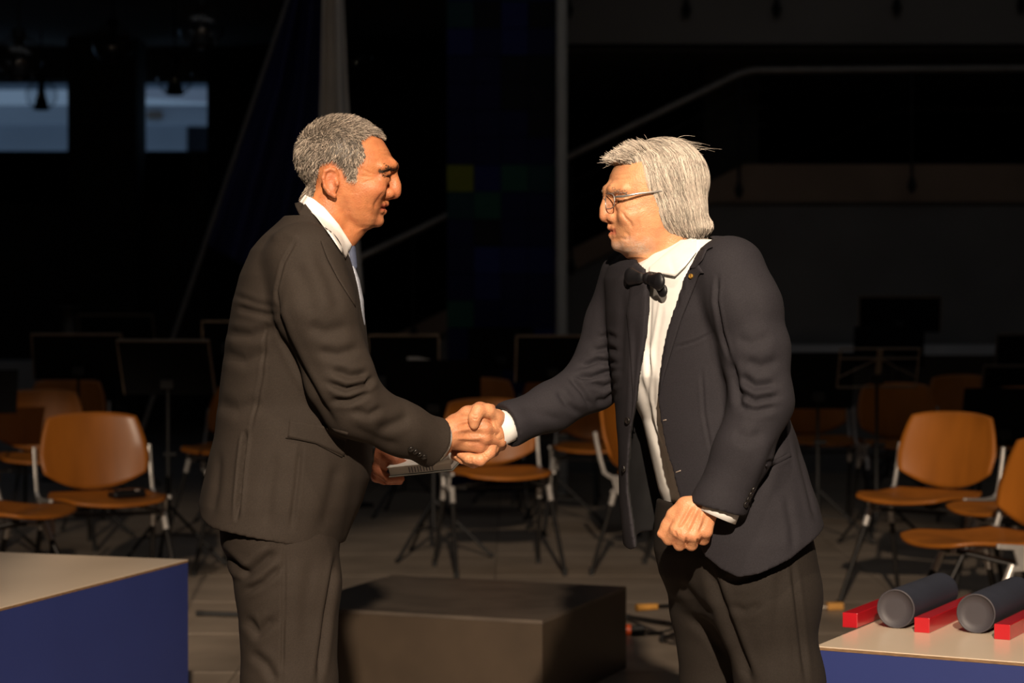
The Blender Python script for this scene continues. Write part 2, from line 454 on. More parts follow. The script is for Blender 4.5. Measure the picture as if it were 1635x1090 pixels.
flag('standing_flag', 'pale grey white flag hanging beside the blue flag', mat('white_flag_cloth', (0.80, 0.74, 0.66), 0.8, var=0.12, scale=4),
     [(516, -60), (512, 130), (508, 260), (520, 470)], [(546, -60), (556, 150), (566, 300), (580, 470)], 13.9, 1.3, 5, ((538, -60), (548, 500), 0.10))
# ------------------------------------------------------------------ furniture
WOOD = mat('orange_plywood', (0.42, 0.135, 0.014), 0.46, var=0.35, scale=5, stretch=(1.2, 1.2, 0.12), bump=0.03, bscale=40, coat=0.03, spec=0.35)
WOODE = mat('plywood_edge', (0.42, 0.17, 0.04), 0.5, var=0.4, scale=40, stretch=(1, 1, 6))
ALU = mat('cast_aluminium', (0.66, 0.63, 0.60), 0.36, 0.55, var=0.15, scale=30)
LEGM = mat('dark_leg_steel', (0.03, 0.028, 0.027), 0.42, 0.5, var=0.3, scale=20)
RUB = mat('black_rubber', (0.012, 0.012, 0.012), 0.7, var=0.2, scale=30)

def sheet(fn, nu, nv, thick):
    """closed thin shell from a surface function (u,v in 0..1) with its normal side"""
    U, V = np.meshgrid(np.linspace(0, 1, nu), np.linspace(0, 1, nv), indexing='ij')
    q = np.array([fn(u, v) for u, v in zip(U.ravel(), V.ravel())]).reshape(nu, nv, 3)
    du = np.gradient(q, axis=0); dv = np.gradient(q, axis=1)
    nn = np.cross(du, dv); nn /= (np.linalg.norm(nn, axis=2, keepdims=True) + 1e-9)
    a = (q + nn * thick / 2).reshape(-1, 3); b = (q - nn * thick / 2).reshape(-1, 3)
    N = nu * nv; f = []
    for i in range(nu - 1):
        for j in range(nv - 1):
            k = i * nv + j
            f.append((k, k + nv, k + nv + 1, k + 1)); f.append((k + N, k + 1 + N, k + nv + 1 + N, k + nv + N))
    ring = [i * nv for i in range(nu)] + [(nu - 1) * nv + j for j in range(1, nv)] + [i * nv + nv - 1 for i in range(nu - 2, -1, -1)] + [j for j in range(nv - 2, 0, -1)]
    for i in range(len(ring)):
        r0, r1 = ring[i], ring[(i + 1) % len(ring)]
        f.append((r0, r1, r1 + N, r0 + N)[::-1])
    return np.vstack([a, b]), f

def squircle(u, v, e=0.55):
    """map unit square to a rounded rectangle in -1..1"""
    x, y = 2 * u - 1, 2 * v - 1
    # blend of square and disc keeps round corners
    dx = x * math.sqrt(max(0, 1 - y * y / 2)); dy = y * math.sqrt(max(0, 1 - x * x / 2))
    return x * (1 - e) + dx * e, y * (1 - e) + dy * e

def seat_fn(u, v):
    x, y = squircle(u, v, 0.62)
    X = 0.225 * x * (1.0 + 0.04 * y); Y = 0.215 * y
    z = 0.452 - 0.022 * math.exp(-((y - .25) / .55) ** 2) * (1 - .5 * x * x) + 0.012 * max(0, y) ** 2 - 0.035 * max(0, -y - .45) ** 1.5
    z += 0.012 * x * x
    return (X, Y, z)            # front of the seat is -Y
def back_fn(u, v):
    x, y = squircle(u, v, 0.22)
    w = 0.222 * (1.0 - 0.13 * (max(0.0, y + .35) / 1.35) ** 1.6)
    X = w * x
    zb = 0.630 + 0.146 * y
    if y < 0: zb += -y * (0.072 * abs(x) ** 2.2 - 0.016)
    if y > 0: zb -= y * 0.012 * abs(x) ** 4
    Yc = 0.232 + 0.07 * (y + 1) / 2 - 0.045 * x * x + 0.012
    return (X, Yc, zb)

def make_chair():
    t = thing('plywood_chair', 'x', 'chair')
    v, f = sheet(seat_fn, 22, 22, 0.013); o = link('seat', fast_mesh('seat', v, [tuple(q) for q in f]), WOOD, t)
    v, f = sheet(back_fn, 22, 18, 0.012); o = link('backrest', fast_mesh('backrest', v, [tuple(q) for q in f]), WOOD, t)
    for s in (-1, 1):
        b = MB()
        # cast side bracket: thin bar along the rear half of the seat edge, bent up along the backrest
        pts = [(-.05, .452), (.02, .446), (.12, .440), (.19, .444), (.222, .462), (.242, .52), (.262, .60), (.270, .640)]
        for i in range(len(pts) - 1):
            (ya, za), (yb, zb) = pts[i], pts[i + 1]
            A = Vector((s * .236, ya, za)); B = Vector((s * .236, yb, zb)); c = (A + B) / 2; L = (B - A).length
            rot = (B - A).to_track_quat('Y', 'Z').to_matrix()
            b.box(c, (0.014, L + .006, 0.017), rot, bev=0.003)
        br = b.build('side_bracket', ALU, t)
        b = MB()
        for yy, lean in ((.025, .022), (.165, -.022)):
            b.prism([Vector((s * .236 - .006, yy - .018, .442)), Vector((s * .236 - .006, yy + .018, .442)), Vector((s * .236 - .006, yy + .014 + lean * .6, .385)), Vector((s * .236 - .006, yy - .014 + lean * .6, .385))], (1, 0, 0), .012)
        b.box((s * .232, .095, .378), (0.018, 0.19, 0.018), bev=0.004)
        b.build('leg_mount', ALU, t)
        for yy, fy in ((.01, -.19), (.175, .28)):
            b = MB(); top = Vector((s * .225, yy, .378)); ft = Vector((s * .248, fy, 0.012))
            b.tube([top, ft], [0.0115, 0.0095], 12); lg = b.build('leg', LEGM, t)
            b = MB(); b.tube([top + Vector((0, 0, .010)), top.lerp(ft, .16)], 0.0135, 12); b.build('ferrule', ALU, lg)
            b = MB(); b.tube([ft + Vector((0, 0, .02)), Vector((ft.x, ft.y, 0.0))], 0.0125, 12); b.build('foot_cap', RUB, lg)
        b = MB(); b.tube([(s * .10, -.12, .425), (s * .222, .03, .385)], .008, 8); b.build('seat_support', LEGM, t)
    b = MB(); b.box((0, .095, .378), (0.45, 0.022, 0.012)); b.build('crossbar', LEGM, t)
    return t
chair0 = make_chair()
used = [False]; CS = 1.07
def place_chair(px, Y, deg, label):
    """px: image column of the seat centre; deg 0 = facing the camera"""
    o = chair0 if not used[0] else copy_tree(chair0)
    used[0] = True
    c = P(px, 600, Y)
    o.location = (c.x, Y, 0); o.rotation_euler = (0, 0, math.radians(deg))
    o.scale = (CS, CS, CS)
    o['label'] = label; o['group'] = 'orange plywood orchestra chairs'
    return o
CH = [
    (172, 9.25, 24, 'orange plywood chair with a black pouch on its seat behind the left blue box'),
    (14, 8.7, 66, 'plywood chair cut by the left picture edge, only its seat front showing'),
    (66, 11.6, 14, 'dim plywood chair directly behind the chair with the black pouch'),
    (98, 13.2, 4, 'dark plywood chair under the wide music stand at the left'),
    (362, 12.3, -18, 'plywood chair half hidden behind the left man\'s back'),
    (414, 10.6, -10, 'plywood chair hidden behind the left man, a sliver of its back showing'),
    (800, 10.6, 14, 'plywood chair below the handshake between the two men'),
    (770, 13.4, 6, 'dark plywood chair behind the music stand above the handshake'),
    (888, 14.2, -4, 'unlit plywood chair right of the handshake under the far music stand'),
    (950, 12.4, -8, 'plywood chair whose curved seat shows below the right man\'s sleeve'),
    (1075, 10.55, 58, 'plywood chair turned sideways behind the right man\'s open jacket'),
    (1466, 9.35, -40, 'bright plywood chair turned towards the right man, with a full curved backrest'),
    (1452, 12.6, 6, 'dim plywood chair under the folding wire music stand'),
    (1312, 13.0, 10, 'dark plywood chair right behind the right man\'s back'),
    (1552, 13.9, 0, 'dark plywood chair far back at the right under a music stand'),
    (1618, 8.8, -66, 'plywood chair whose rounded seat sticks out behind the side-on chair at the right edge'),
    (1556, 7.7, -72, 'side-on plywood chair with bright aluminium bracket behind the document tubes'),
    (1628, 12.0, -20, 'plywood chair at the right picture edge behind a dark music desk'),
]
for a in CH: place_chair(*a)

# ---- music stands
DESK = mat('black_desk_sheet', (0.004, 0.004, 0.0045), 0.8, 0.0, spec=0.15, var=0.2, scale=10)
EDGE = mat('desk_edge_metal', (0.30, 0.23, 0.17), 0.4, 0.6, var=0.2, scale=15)
PAPER = mat('sheet_paper', (0.80, 0.78, 0.74), 0.7, var=0.05, scale=8)
def music_stand(px, y_top, y_bot, Y, wpx, deg, label, tilt=18, edge=True, wire=False, group='black music stands'):
    """px centre of the desk, y_top/y_bot image rows of its upper and lower edge"""
    c = P(px, (y_top + y_bot) / 2, Y)
    t = thing('music_stand', label, 'music stand', (c.x, Y, 0), math.radians(deg), group)
    w = wpx * Y / FPX / max(0.5, math.cos(math.radians(deg))); h = (y_bot - y_top) * Y / FPX / math.cos(math.radians(tilt)); zc = c.z
    R = Matrix.Rotation(math.radians(tilt), 3, 'X')          # back of the desk faces the camera, top leans towards it
    ctr = Vector((0, -.03, zc))
    if not wire:
        b = MB(); b.box(ctr, (w, 0.004, h), R); d = b.build('desk', DESK, t)
        if edge:
            b = MB(); b.box(ctr + R @ Vector((0, .008, h / 2)), (w + .008, 0.022, 0.006), R); b.build('top_rim', EDGE, t)
            for s in (-1, 1):
                b = MB(); b.box(ctr + R @ Vector((s * w / 2, .008, 0)), (0.006, 0.022, h), R); b.build('side_rim', EDGE, t)
        b = MB(); b.box(ctr + R @ Vector((0, .03, -h / 2)), (w, 0.06, 0.004), R); b.build('ledge', DESK, t)
    else:
        for s in (-1, 1):
            b = MB(); b.tube([ctr + R @ Vector((s * w / 2, 0, -h / 2)), ctr + R @ Vector((s * w / 2, 0, h / 2))], .005, 8); b.build('side_bar', EDGE, t)
            b = MB(); b.tube([ctr + R @ Vector((0, 0, h * .25)), ctr + R @ Vector((s * w / 2, 0, -h * .25))], .004, 8); b.build('brace', EDGE, t)
        for k in (-.5, .25, .5):
            b = MB(); b.tube([ctr + R @ Vector((-w / 2, 0, h * k)), ctr + R @ Vector((w / 2, 0, h * k))], .005, 8); b.build('cross_bar', EDGE, t)
        b = MB(); b.box(ctr + R @ Vector((0, 0, 0)), (0.03, .006, h), R); b.build('spine', EDGE, t)
    b = MB(); b.tube([(0, 0, 0.16), (0, 0, 0.55)], .013, 10); po = b.build('post', IRON, t)
    b = MB(); b.tube([(0, 0, 0.5), (0, .0, zc - h * .28)], .009, 10); b.build('inner_post', IRON, t)
    b = MB(); b.tube([(-.02, 0, .55), (.045, 0, .55)], .014, 10); b.build('knob', IRON, t)
    b = MB(); b.box((0, -.012, zc - h * .28), (0.07, 0.035, 0.05), bev=.006); b.build('tilt_clamp', IRON, t)
    for k in range(3):
        a = math.radians(90 + 120 * k + 25)
        b = MB(); b.tube([(0, 0, .30), (.30 * math.cos(a), .30 * math.sin(a), 0.012)], .0085, 8); lg = b.build('leg', IRON, t)
        b = MB(); b.tube([(.285 * math.cos(a), .285 * math.sin(a), 0.02), (.31 * math.cos(a), .31 * math.sin(a), 0.011)], .011, 8); b.build('foot_cap', RUB, lg)
        b = MB(); b.tube([(0, 0, .155), (.165 * math.cos(a), .165 * math.sin(a), 0.145)], .005, 6); b.build('strut', IRON, t)
    return t
music_stand(125, 534, 606, 12.2, 140, 4, 'black music stand with the widest desk at the left, above the orange chairs', 22)
music_stand(268, 544, 630, 10.9, 148, -8, 'large tilted black music stand nearest to the left man\'s back', 24)
music_stand(188, 503, 560, 15.5, 120, -4, 'rear black music stand between the two left desks', 18)
music_stand(362, 513, 566, 13.2, 76, 4, 'music stand desk half hidden behind the left man\'s back', 14)
music_stand(645, 535, 600, 13.4, 112, 0, 'black music stand with a white sheet corner behind the left man\'s arm', 15, edge=True)
ms = music_stand(692, 574, 672, 11.2, 152, 0, 'plain black music desk seen from behind, left of the handshake', 14, edge=False)
music_stand(800, 524, 590, 14.4, 104, 0, 'dark music stand in front of the tiled column', 12, edge=False)
music_stand(882, 536, 610, 12.8, 118, 6, 'black music stand with a pale rim above the right man\'s outstretched arm', 15)
music_stand(1436, 474, 530, 15.2, 128, -6, 'tallest dark music stand at the far right back', 15)
music_stand(1418, 521, 585, 14.4, 112, 0, 'dark music desk just below the tallest one', 12, edge=False)
music_stand(1400, 556, 618, 11.6, 128, 6, 'folding wire music stand with crossed bars above the dim chair', 20, wire=True, group='folding wire stand')
music_stand(1306, 562, 652, 11.8, 110, 0, 'broad dark music desk behind the right man\'s back', 12, edge=False)
music_stand(1640, 534, 584, 13.6, 104, 4, 'upper dark music desk at the right picture edge', 14)
music_stand(1632, 584, 640, 12.8, 134, 6, 'middle music desk with a pale left rim at the right edge', 18)
music_stand(1602, 618, 712, 11.0, 140, 4, 'lowest dark music desk at the right, behind the bright chair', 18, edge=False)
music_stand(-22, 590, 660, 11.0, 90, 20, 'dark music desk cut off by the left picture edge', 18, edge=False)

def paper(corners, label, cat='paper', thick=0.001, group=None):
    c = sum(corners, Vector()) / len(corners)
    n = (corners[1] - corners[0]).cross(corners[2] - corners[0]).normalized()
    if n.z < 0: n = -n
    b = MB(); b.prism([q - c for q in corners], n, thick)
    o = b.build('paper_sheet', PAPER, None, c); return tag(o, label, cat, group)
# ---- things on chairs and stands
cs = MB()
pc = P(664, 571, 13.37)
tag(link('paper_sheet', (lambda b: (b.prism([(-.052, 0, -.03), (.085, 0, -.03), (.085, 0, -.012), (-.052, 0, .02)], (0, 1, 0), .002), b.mesh('paper_sheet'))[1])(MB()), PAPER, None, pc),
    'white sheet of music peeping over the plain black desk', 'paper')
def on_seat(i, dx, dy):
    Y = CH[i][1]; c = P(CH[i][0], 600, Y); a = math.radians(CH[i][2])
    dx *= CS; dy *= CS
    return Vector((c.x + dx * math.cos(a) - dy * math.sin(a), Y + dx * math.sin(a) + dy * math.cos(a), 0)), a
q, a = on_seat(0, .06, -.06)
t = thing('pouch', 'small black leather pouch lying on the orange chair seat', 'pouch', (q.x, q.y, .4545 * CS), a + .2)
BLK = mat('black_leather', (0.012, 0.012, 0.013), 0.35, var=0.3, scale=30, bump=.2, bscale=80)
b = MB(); b.box((0, 0, .016), (.15, .075, .028), bev=.011); b.build('body', BLK, t)
b = MB(); b.box((.01, -.005, .033), (.12, .06, .01), bev=.004); b.build('flap', BLK, t)
b = MB(); b.box((.03, -.034, .034), (.02, .012, .008), bev=.002); b.build('clasp', ALU, t)
# pedestal table far left
t = thing('pedestal_table', 'small dark round pedestal table far back at the left', 'table', (P(108, 0, 16).x, 16, 0))
zt = P(108, 487, 16).z
b = MB(); b.lathe([(.001, zt), (.15, zt), (.15, zt - .03), (.001, zt - .03)], 32); b.build('table_top', IRON, t)
b = MB(); b.tube([(0, 0, .02), (0, 0, zt - .02)], .045, 16); b.build('column', mat('grey_column_paint', (0.12, 0.11, 0.1), 0.6, var=.1, scale=8), t)
b = MB(); b.lathe([(.001, .03), (.2, .02), (.22, 0), (.001, 0)], 32); b.build('base', IRON, t)

# ---- boxes in the foreground
TOPW = mat('white_laminate_top', (0.74, 0.61, 0.47), 0.28, var=0.06, scale=2.5, spec=0.5, coat=0.2)
BLUE = mat('blue_panel', (0.022, 0.036, 0.165), 0.5, var=0.12, scale=2)
PLYE = mat('plywood_rim', (0.24, 0.14, 0.07), 0.6, var=0.4, scale=50, stretch=(1, 1, 8))
BH = 0.55
def at_h(px, py, h):
    """place where the sight line through a pixel meets height h"""
    a = P(px, py, 1.0) - Vector((0, 0, CAMZ)); k = (h - CAMZ) / a.z
    return Vector((0, 0, CAMZ)) + a * k
def blue_box(label, A, ex, ey, lx, ly, h, name='display_box'):
    """A: visible top corner; ex, ey: unit edge directions; panel sides, white top with plywood rim"""
    t = thing(name, label, 'box', (A.x, A.y, 0))
    ex = Vector((ex[0], ex[1], 0)).normalized(); ey = Vector((ey[0], ey[1], 0)).normalized()
    def quad(o, e1, l1, e2, l2): return [o, o + e1 * l1, o + e1 * l1 + e2 * l2, o + e2 * l2]
    o = Vector((0, 0, 0))
    up = Vector((0, 0, 1))
    g = .0
    names = (('side_panel', ex, lx, ey, o), ('side_panel', ey, ly, ex, o), ('side_panel', ex, lx, -ey, ey * ly), ('side_panel', ey, ly, -ex, ex * lx))
    for i, (nm, e, l, inn, st) in enumerate(names):
        b = MB(); q = st + (e * .018 if i % 2 else Vector()); L = l - (.036 if i % 2 else 0)
        b.prism([q, q + e * L, q + e * L + inn * .018, q + inn * .018], up, h - .009)
        b.build(nm, BLUE, t)
    b = MB(); b.prism(quad(up * (h - .0085), ex, lx, ey, ly), up, .0065); b.build('top_board', PLYE, t)
    b = MB(); b.prism(quad(up * (h - .002) + (ex + ey) * .0, ex, lx, ey, ly), up, .002); b.build('top_laminate', TOPW, t)
    return t
A = at_h(300, 893, BH); B = at_h(0, 970, BH); C = at_h(0, 886, BH)
e1 = (B - A).normalized(); e2 = Vector((-e1.y, e1.x, 0)); e2 = e2 if e2.x < 0 else -e2
lbox = blue_box('blue display box with white top in the lower left corner', A, e1, e2, 1.6, 1.0, BH)
A2 = at_h(1302, 1031, BH); B2 = at_h(1635, 1057, BH)
f1 = (B2 - A2).normalized(); f2 = Vector((-f1.y, f1.x, 0)); f2 = f2 if f2.y > 0 else -f2
rbox = blue_box('blue display box with white top carrying the document tubes', A2, f1, f2, 1.1, 0.62, BH)

# ---- red bars and document tubes on the right box
RED = mat('red_lacquer_bar', (0.48, 0.012, 0.02), 0.25, var=0.15, scale=6, coat=.3)
TUBE = mat('dark_blue_tube_card', (0.028, 0.032, 0.05), 0.6, var=0.2, scale=8, bump=.15, bscale=60)
TCAP = mat('tube_cap', (0.05, 0.046, 0.055), 0.55, var=0.1, scale=10)
b1 = at_h(1345, 1001, BH); b1e = at_h(1428, 938, BH + 0.0)
dirb = Vector((f2.x, f2.y, 0)).normalized()
barL = 0.46
rnames = ('red lacquered bar at the left end of the row beside the first tube', 'red lacquered bar between the two dark blue tubes', 'red lacquered bar at the right picture edge')
rr = Vector((dirb.y, -dirb.x, 0)); rr = rr if rr.x > 0 else -rr
for (px, py), lab in zip(((1345, 1001), (1459.5, 1009), (1587, 1020)), rnames):
    q = at_h(px, py, BH)
    b = MB(); R = Matrix((rr, dirb, Vector((0, 0, 1)))).transposed()
    b.box(Vector((0, 0, .0175)) + rr * .0185 + dirb * barL / 2, (.037, barL, .035), R, bev=.0015)
    tag(b.build('red_bar', RED, None, (q.x, q.y, BH)), lab, 'bar', 'red bars between the tubes')
for (px, py), lab in zip(((1430, 1003), (1558, 1011)), ('dark blue document tube lying left on the white box top', 'dark blue document tube lying right on the white box top')):
    q = at_h(px, py, BH); R0 = .046
    t = thing('document_tube', lab, 'tube', (q.x, q.y, BH), 0, 'document tubes on the box')
    c = Vector((0, 0, R0 + .0005))
    b = MB(); b.tube([c + dirb * .155, c + dirb * .36], R0 * .985, 40); b.build('tube_body', TUBE, t)
    b = MB(); b.tube([c + dirb * .004, c + dirb * .154], R0, 40); ld = b.build('lid', TUBE, t)
    b = MB()
    ring = []
    n = 40
    for (r_, dd) in ((R0, .004), (R0, .0), (R0 * .93, -.0005), (R0 * .915, .003), (R0 * .5, .003), (.0005, .003)):
        ring.append([c + dirb * dd + (rr * math.cos(6.28318 * k / n) + Vector((0, 0, 1)) * math.sin(6.28318 * k / n)) * r_ for k in range(n)])
    vs = [w for g in ring for w in g]
    fs = [(i * n + k, i * n + (k + 1) % n, (i + 1) * n + (k + 1) % n, (i + 1) * n + k) for i in range(len(ring) - 1) for k in range(n)]
    b.add(vs, fs, True); b.build('end_cap', TCAP, ld)
    b = MB(); b.tube([c + dirb * .152, c + dirb * .158], R0 * .9, 40); b.build('joint', TCAP, t)

# ---- platform
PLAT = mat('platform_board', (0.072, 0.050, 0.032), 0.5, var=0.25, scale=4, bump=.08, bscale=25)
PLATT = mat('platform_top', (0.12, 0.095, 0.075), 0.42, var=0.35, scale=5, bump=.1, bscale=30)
PH = .2925
A = at_h(866, 990, PH); B = at_h(1000, 936, PH)
g1 = (B - A).normalized(); g2 = Vector((-g1.y, g1.x, 0)); g2 = g2 if g2.x < 0 else -g2
LB = (B - A).length
t = thing('platform', 'low dark brown wooden platform standing between the two men', 'platform', (A.x, A.y, 0))
up = Vector((0, 0, 1)); Wd = .92
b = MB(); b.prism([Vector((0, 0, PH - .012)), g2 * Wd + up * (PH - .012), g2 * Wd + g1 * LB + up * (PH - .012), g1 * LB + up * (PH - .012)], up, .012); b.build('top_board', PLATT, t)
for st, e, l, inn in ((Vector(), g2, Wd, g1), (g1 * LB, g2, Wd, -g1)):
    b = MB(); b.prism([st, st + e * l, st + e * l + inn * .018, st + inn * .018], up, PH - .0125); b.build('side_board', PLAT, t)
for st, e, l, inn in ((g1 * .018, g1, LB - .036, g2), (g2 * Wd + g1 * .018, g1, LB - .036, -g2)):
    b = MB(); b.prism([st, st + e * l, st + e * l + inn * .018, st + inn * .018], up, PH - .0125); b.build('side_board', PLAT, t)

# ---- odds and ends on the floor
YEL = mat('varnished_block', (0.62, 0.30, 0.06), 0.5, var=.2, scale=12)
ORG = mat('orange_red_plastic', (0.75, 0.10, 0.02), 0.4, var=.1, scale=12)
q = at_h(1086, 1000, 0.12)
t = thing('instrument_stand', 'low black folding instrument stand on the floor behind the right man\'s knee', 'stand', (q.x + .05, q.y, 0))
o0 = Vector((q.x + .05, q.y, 0))
b = MB(); b.tube([(0, 0, .10), (.02, .0, .42)], .012, 10); b.build('post', IRON, t)
for i, (px, py) in enumerate(((1002, 985), (1057, 1020), (1150, 1010))):
    e = at_h(px, py, .014) - o0
    b = MB(); b.tube([(0, 0, .115), e], .011, 10); lg = b.build('leg', IRON, t)
    dv = (e - Vector((0, 0, .115))).normalized()
    b = MB(); b.tube([e - dv * .03, e], .0135, 10); b.build('foot_cap', RUB, lg)
e = at_h(1050, 968, .17) - o0
b = MB(); b.tube([(0, 0, .20), e], .008, 8); b.build('support_arm', IRON, t)
b = MB(); e2_ = at_h(1016, 970, .17) - o0; b.tube([e, e2_], [.012, .015], 8); b.build('support_pad', YEL, t)
q = at_h(1015, 1014, .0)
t = thing('power_plug', 'orange red plug with black coupling on the floor beside the platform', 'plug', (q.x, q.y, 0))
b = MB(); b.tube([(-.05, 0, .022), (-.02, 0, .022)], .022, 14); b.build('plug_body', ORG, t)
b = MB(); b.box((.008, 0, .02), (.055, .04, .036), bev=.006); b.build('coupling', RUB, t)
b = MB(); b.tube([(.035, 0, .018), (.07, .01, .006), (.12, .06, .006), (.17, .16, .006), (.25, .3, .006)], .0055, 8); b.build('cable', RUB, t)
q = at_h(1333, 973, 0)
t = thing('extension_socket', 'tan wooden block with pale cable on the floor left of the red bars', 'block', (q.x, q.y, 0), .1)
b = MB(); b.box((.0, 0, .016), (.07, .04, .03), bev=.004); b.build('block', YEL, t)
b = MB(); b.tube([(-.035, 0, .012), (-.1, .005, .006), (-.2, -.01, .006), (-.42, .02, .006), (-.7, .05, .006)], .0055, 8); b.build('cable', mat('pale_cable', (.55, .48, .4), .5, var=.1, scale=10), t)
a_, c_ = at_h(318, 979, .012), at_h(420, 982, .012)
b = MB(); b.tube([Vector(), c_ - a_], .011, 10)
rod = b.build('floor_rod', RUB, None, a_); tag(rod, 'black rod lying on the floor left of the left man\'s knee', 'rod')
b = MB(); dv = (c_ - a_).normalized(); b.tube([-dv * .012, dv * .02], .0125, 10); b.build('end_cap', IRON, rod)
# ------------------------------------------------------------------ sculpting with distance fields
class Field:
    def __init__(s, lo, hi, h):
        s.h = h; s.lo = np.array(lo, np.float32)
        n = np.ceil((np.array(hi) - np.array(lo)) / h).astype(int) + 1
        s.n = n
        s.ax = [(lo[i] + h * np.arange(n[i])).astype(np.float32) for i in range(3)]
        s.F = np.full(tuple(n), 1e3, np.float32)
    def like(s):
        g = Field.__new__(Field); g.h = s.h; g.lo = s.lo; g.n = s.n; g.ax = s.ax; g.F = np.full(tuple(s.n), 1e3, np.float32); return g
    def sl(s, lo, hi):
        r = []
        for i in range(3):
            a = int(max(0, math.floor((lo[i] - s.lo[i]) / s.h))); b = int(min(s.n[i], math.ceil((hi[i] - s.lo[i]) / s.h) + 1))
            r.append(slice(a, max(a, b)))
        return tuple(r)
    def grid(s, r):
        return s.ax[0][r[0]][:, None, None], s.ax[1][r[1]][None, :, None], s.ax[2][r[2]][None, None, :]
    def comb(s, r, d, k, op):
        A = s.F[r]
        if A.size == 0: return
        if op == 'add':
            if k > 0:
                h = np.clip(k - np.abs(A - d), 0, None) / k
                s.F[r] = np.minimum(A, d) - h * h * (k * .25)
            else: s.F[r] = np.minimum(A, d)
        elif op == 'sub':
            d = -d
            if k > 0:
                h = np.clip(k - np.abs(A - d), 0, None) / k
                s.F[r] = np.maximum(A, d) + h * h * (k * .25)
            else: s.F[r] = np.maximum(A, d)
    def cap(s, a, b, ra, rb=None, k=0.0, op='add', sq=None):
        """tapered capsule; sq=(axis vector, factor) flattens it along an axis"""
        rb = ra if rb is None else rb
        a = np.array(a, np.float32); b = np.array(b, np.float32)
        R = max(ra, rb) * (1.0 if sq is None else 1.3) + k + 3 * s.h
        r = s.sl(np.minimum(a, b) - R, np.maximum(a, b) + R)
        X, Y, Z = s.grid(r)
        ba = b - a; L2 = float(ba @ ba) + 1e-12
        px, py, pz = X - a[0], Y - a[1], Z - a[2]
        t = np.clip((px * ba[0] + py * ba[1] + pz * ba[2]) / L2, 0, 1)
        qx, qy, qz = px - t * ba[0], py - t * ba[1], pz - t * ba[2]
        d2 = qx * qx + qy * qy + qz * qz
        if sq is not None:
            n = np.array(sq[0], np.float32); n = n / np.linalg.norm(n); w = qx * n[0] + qy * n[1] + qz * n[2]
            d2 = d2 + w * w * (sq[1] ** 2 - 1)
        s.comb(r, np.sqrt(d2) - (ra + t * (rb - ra)), k, op)
    def chain(s, pts, rad, k=0.0, op='add', sq=None):
        for i in range(len(pts) - 1): s.cap(pts[i], pts[i + 1], rad[i], rad[i + 1], k, op, sq)
    def ell(s, c, rad, k=0.0, op='add', rot=None):
        c = np.array(c, np.float32); rad = np.array(rad, np.float32)
        R = float(max(rad)) + k + 3 * s.h
        r = s.sl(c - R, c + R); X, Y, Z = s.grid(r)
        x, y, z = X - c[0], Y - c[1], Z - c[2]
        if rot is not None:
            m = np.array(rot, np.float32)      # rows: local axes
            x, y, z = (m[0, 0] * x + m[0, 1] * y + m[0, 2] * z, m[1, 0] * x + m[1, 1] * y + m[1, 2] * z, m[2, 0] * x + m[2, 1] * y + m[2, 2] * z)
        k0 = np.sqrt((x / rad[0]) ** 2 + (y / rad[1]) ** 2 + (z / rad[2]) ** 2)
        k1 = np.sqrt((x / rad[0] ** 2) ** 2 + (y / rad[1] ** 2) ** 2 + (z / rad[2] ** 2) ** 2) + 1e-9
        s.comb(r, k0 * (k0 - 1) / k1, k, op)
    def loft(s, rows, k=0.0, op='add', pw=2.3, fwd=(1, 0), off=0.0, zcap=True):
        """rows: (z, cx, cy, half length along fwd, half width); superelliptic sections"""
        rows = sorted(rows); zz = np.array([q[0] for q in rows], np.float32); arr = np.array([q[1:] for q in rows], np.float32)
        f = np.array(fwd, np.float32); f = f / np.linalg.norm(f); l = np.array((-f[1], f[0]))
        mx = arr[:, 2:4].max() + abs(off) + k + 3 * s.h
        lo = (arr[:, 0].min() - mx, arr[:, 1].min() - mx, zz[0] - k - 3 * s.h); hi = (arr[:, 0].max() + mx, arr[:, 1].max() + mx, zz[-1] + k + 3 * s.h)
        r = s.sl(lo, hi); X, Y, Z = s.grid(r)
        z1 = Z[0, 0]
        cx, cy, a, b = [np.interp(z1, zz, arr[:, i]).astype(np.float32)[None, None, :] for i in range(4)]
        a = a + off; b = b + off
        u = np.abs((X - cx) * f[0] + (Y - cy) * f[1]) / a; v = np.abs((X - cx) * l[0] + (Y - cy) * l[1]) / b
        d = ((u ** pw + v ** pw) ** (1 / pw) - 1) * np.minimum(a, b)
        if zcap: d = np.maximum(d, np.maximum(zz[0] - Z, Z - zz[-1]))
        s.comb(r, d.astype(np.float32), k, op)
    def halfspace(s, pt, n, op='sub', k=0.0, box=None):
        """removes the side the normal points to"""
        r = s.sl(*box) if box is not None else tuple(slice(0, q) for q in s.n)
        X, Y, Z = s.grid(r); n = np.array(n, float); n /= np.linalg.norm(n)
        d = -((X - pt[0]) * n[0] + (Y - pt[1]) * n[1] + (Z - pt[2]) * n[2])
        s.comb(r, d.astype(np.float32), k, op)
    def mesh(s, smooth=1):
        F, h, lo = s.F, s.h, s.lo
        ins = F < 0
        n = np.array(F.shape)
        c = np.zeros(tuple(n - 1), np.int8)
        for i in (0, 1):
            for j in (0, 1):
                for k in (0, 1): c += ins[i:n[0] - 1 + i, j:n[1] - 1 + j, k:n[2] - 1 + k]
        I = np.argwhere((c > 0) & (c < 8))
        idx = np.full(tuple(n - 1), -1, np.int32); idx[I[:, 0], I[:, 1], I[:, 2]] = np.arange(len(I))
        acc = np.zeros((len(I), 3)); cnt = np.zeros(len(I))
        val = {}
        for i in (0, 1):
            for j in (0, 1):
                for k in (0, 1): val[i, j, k] = F[I[:, 0] + i, I[:, 1] + j, I[:, 2] + k].astype(float)
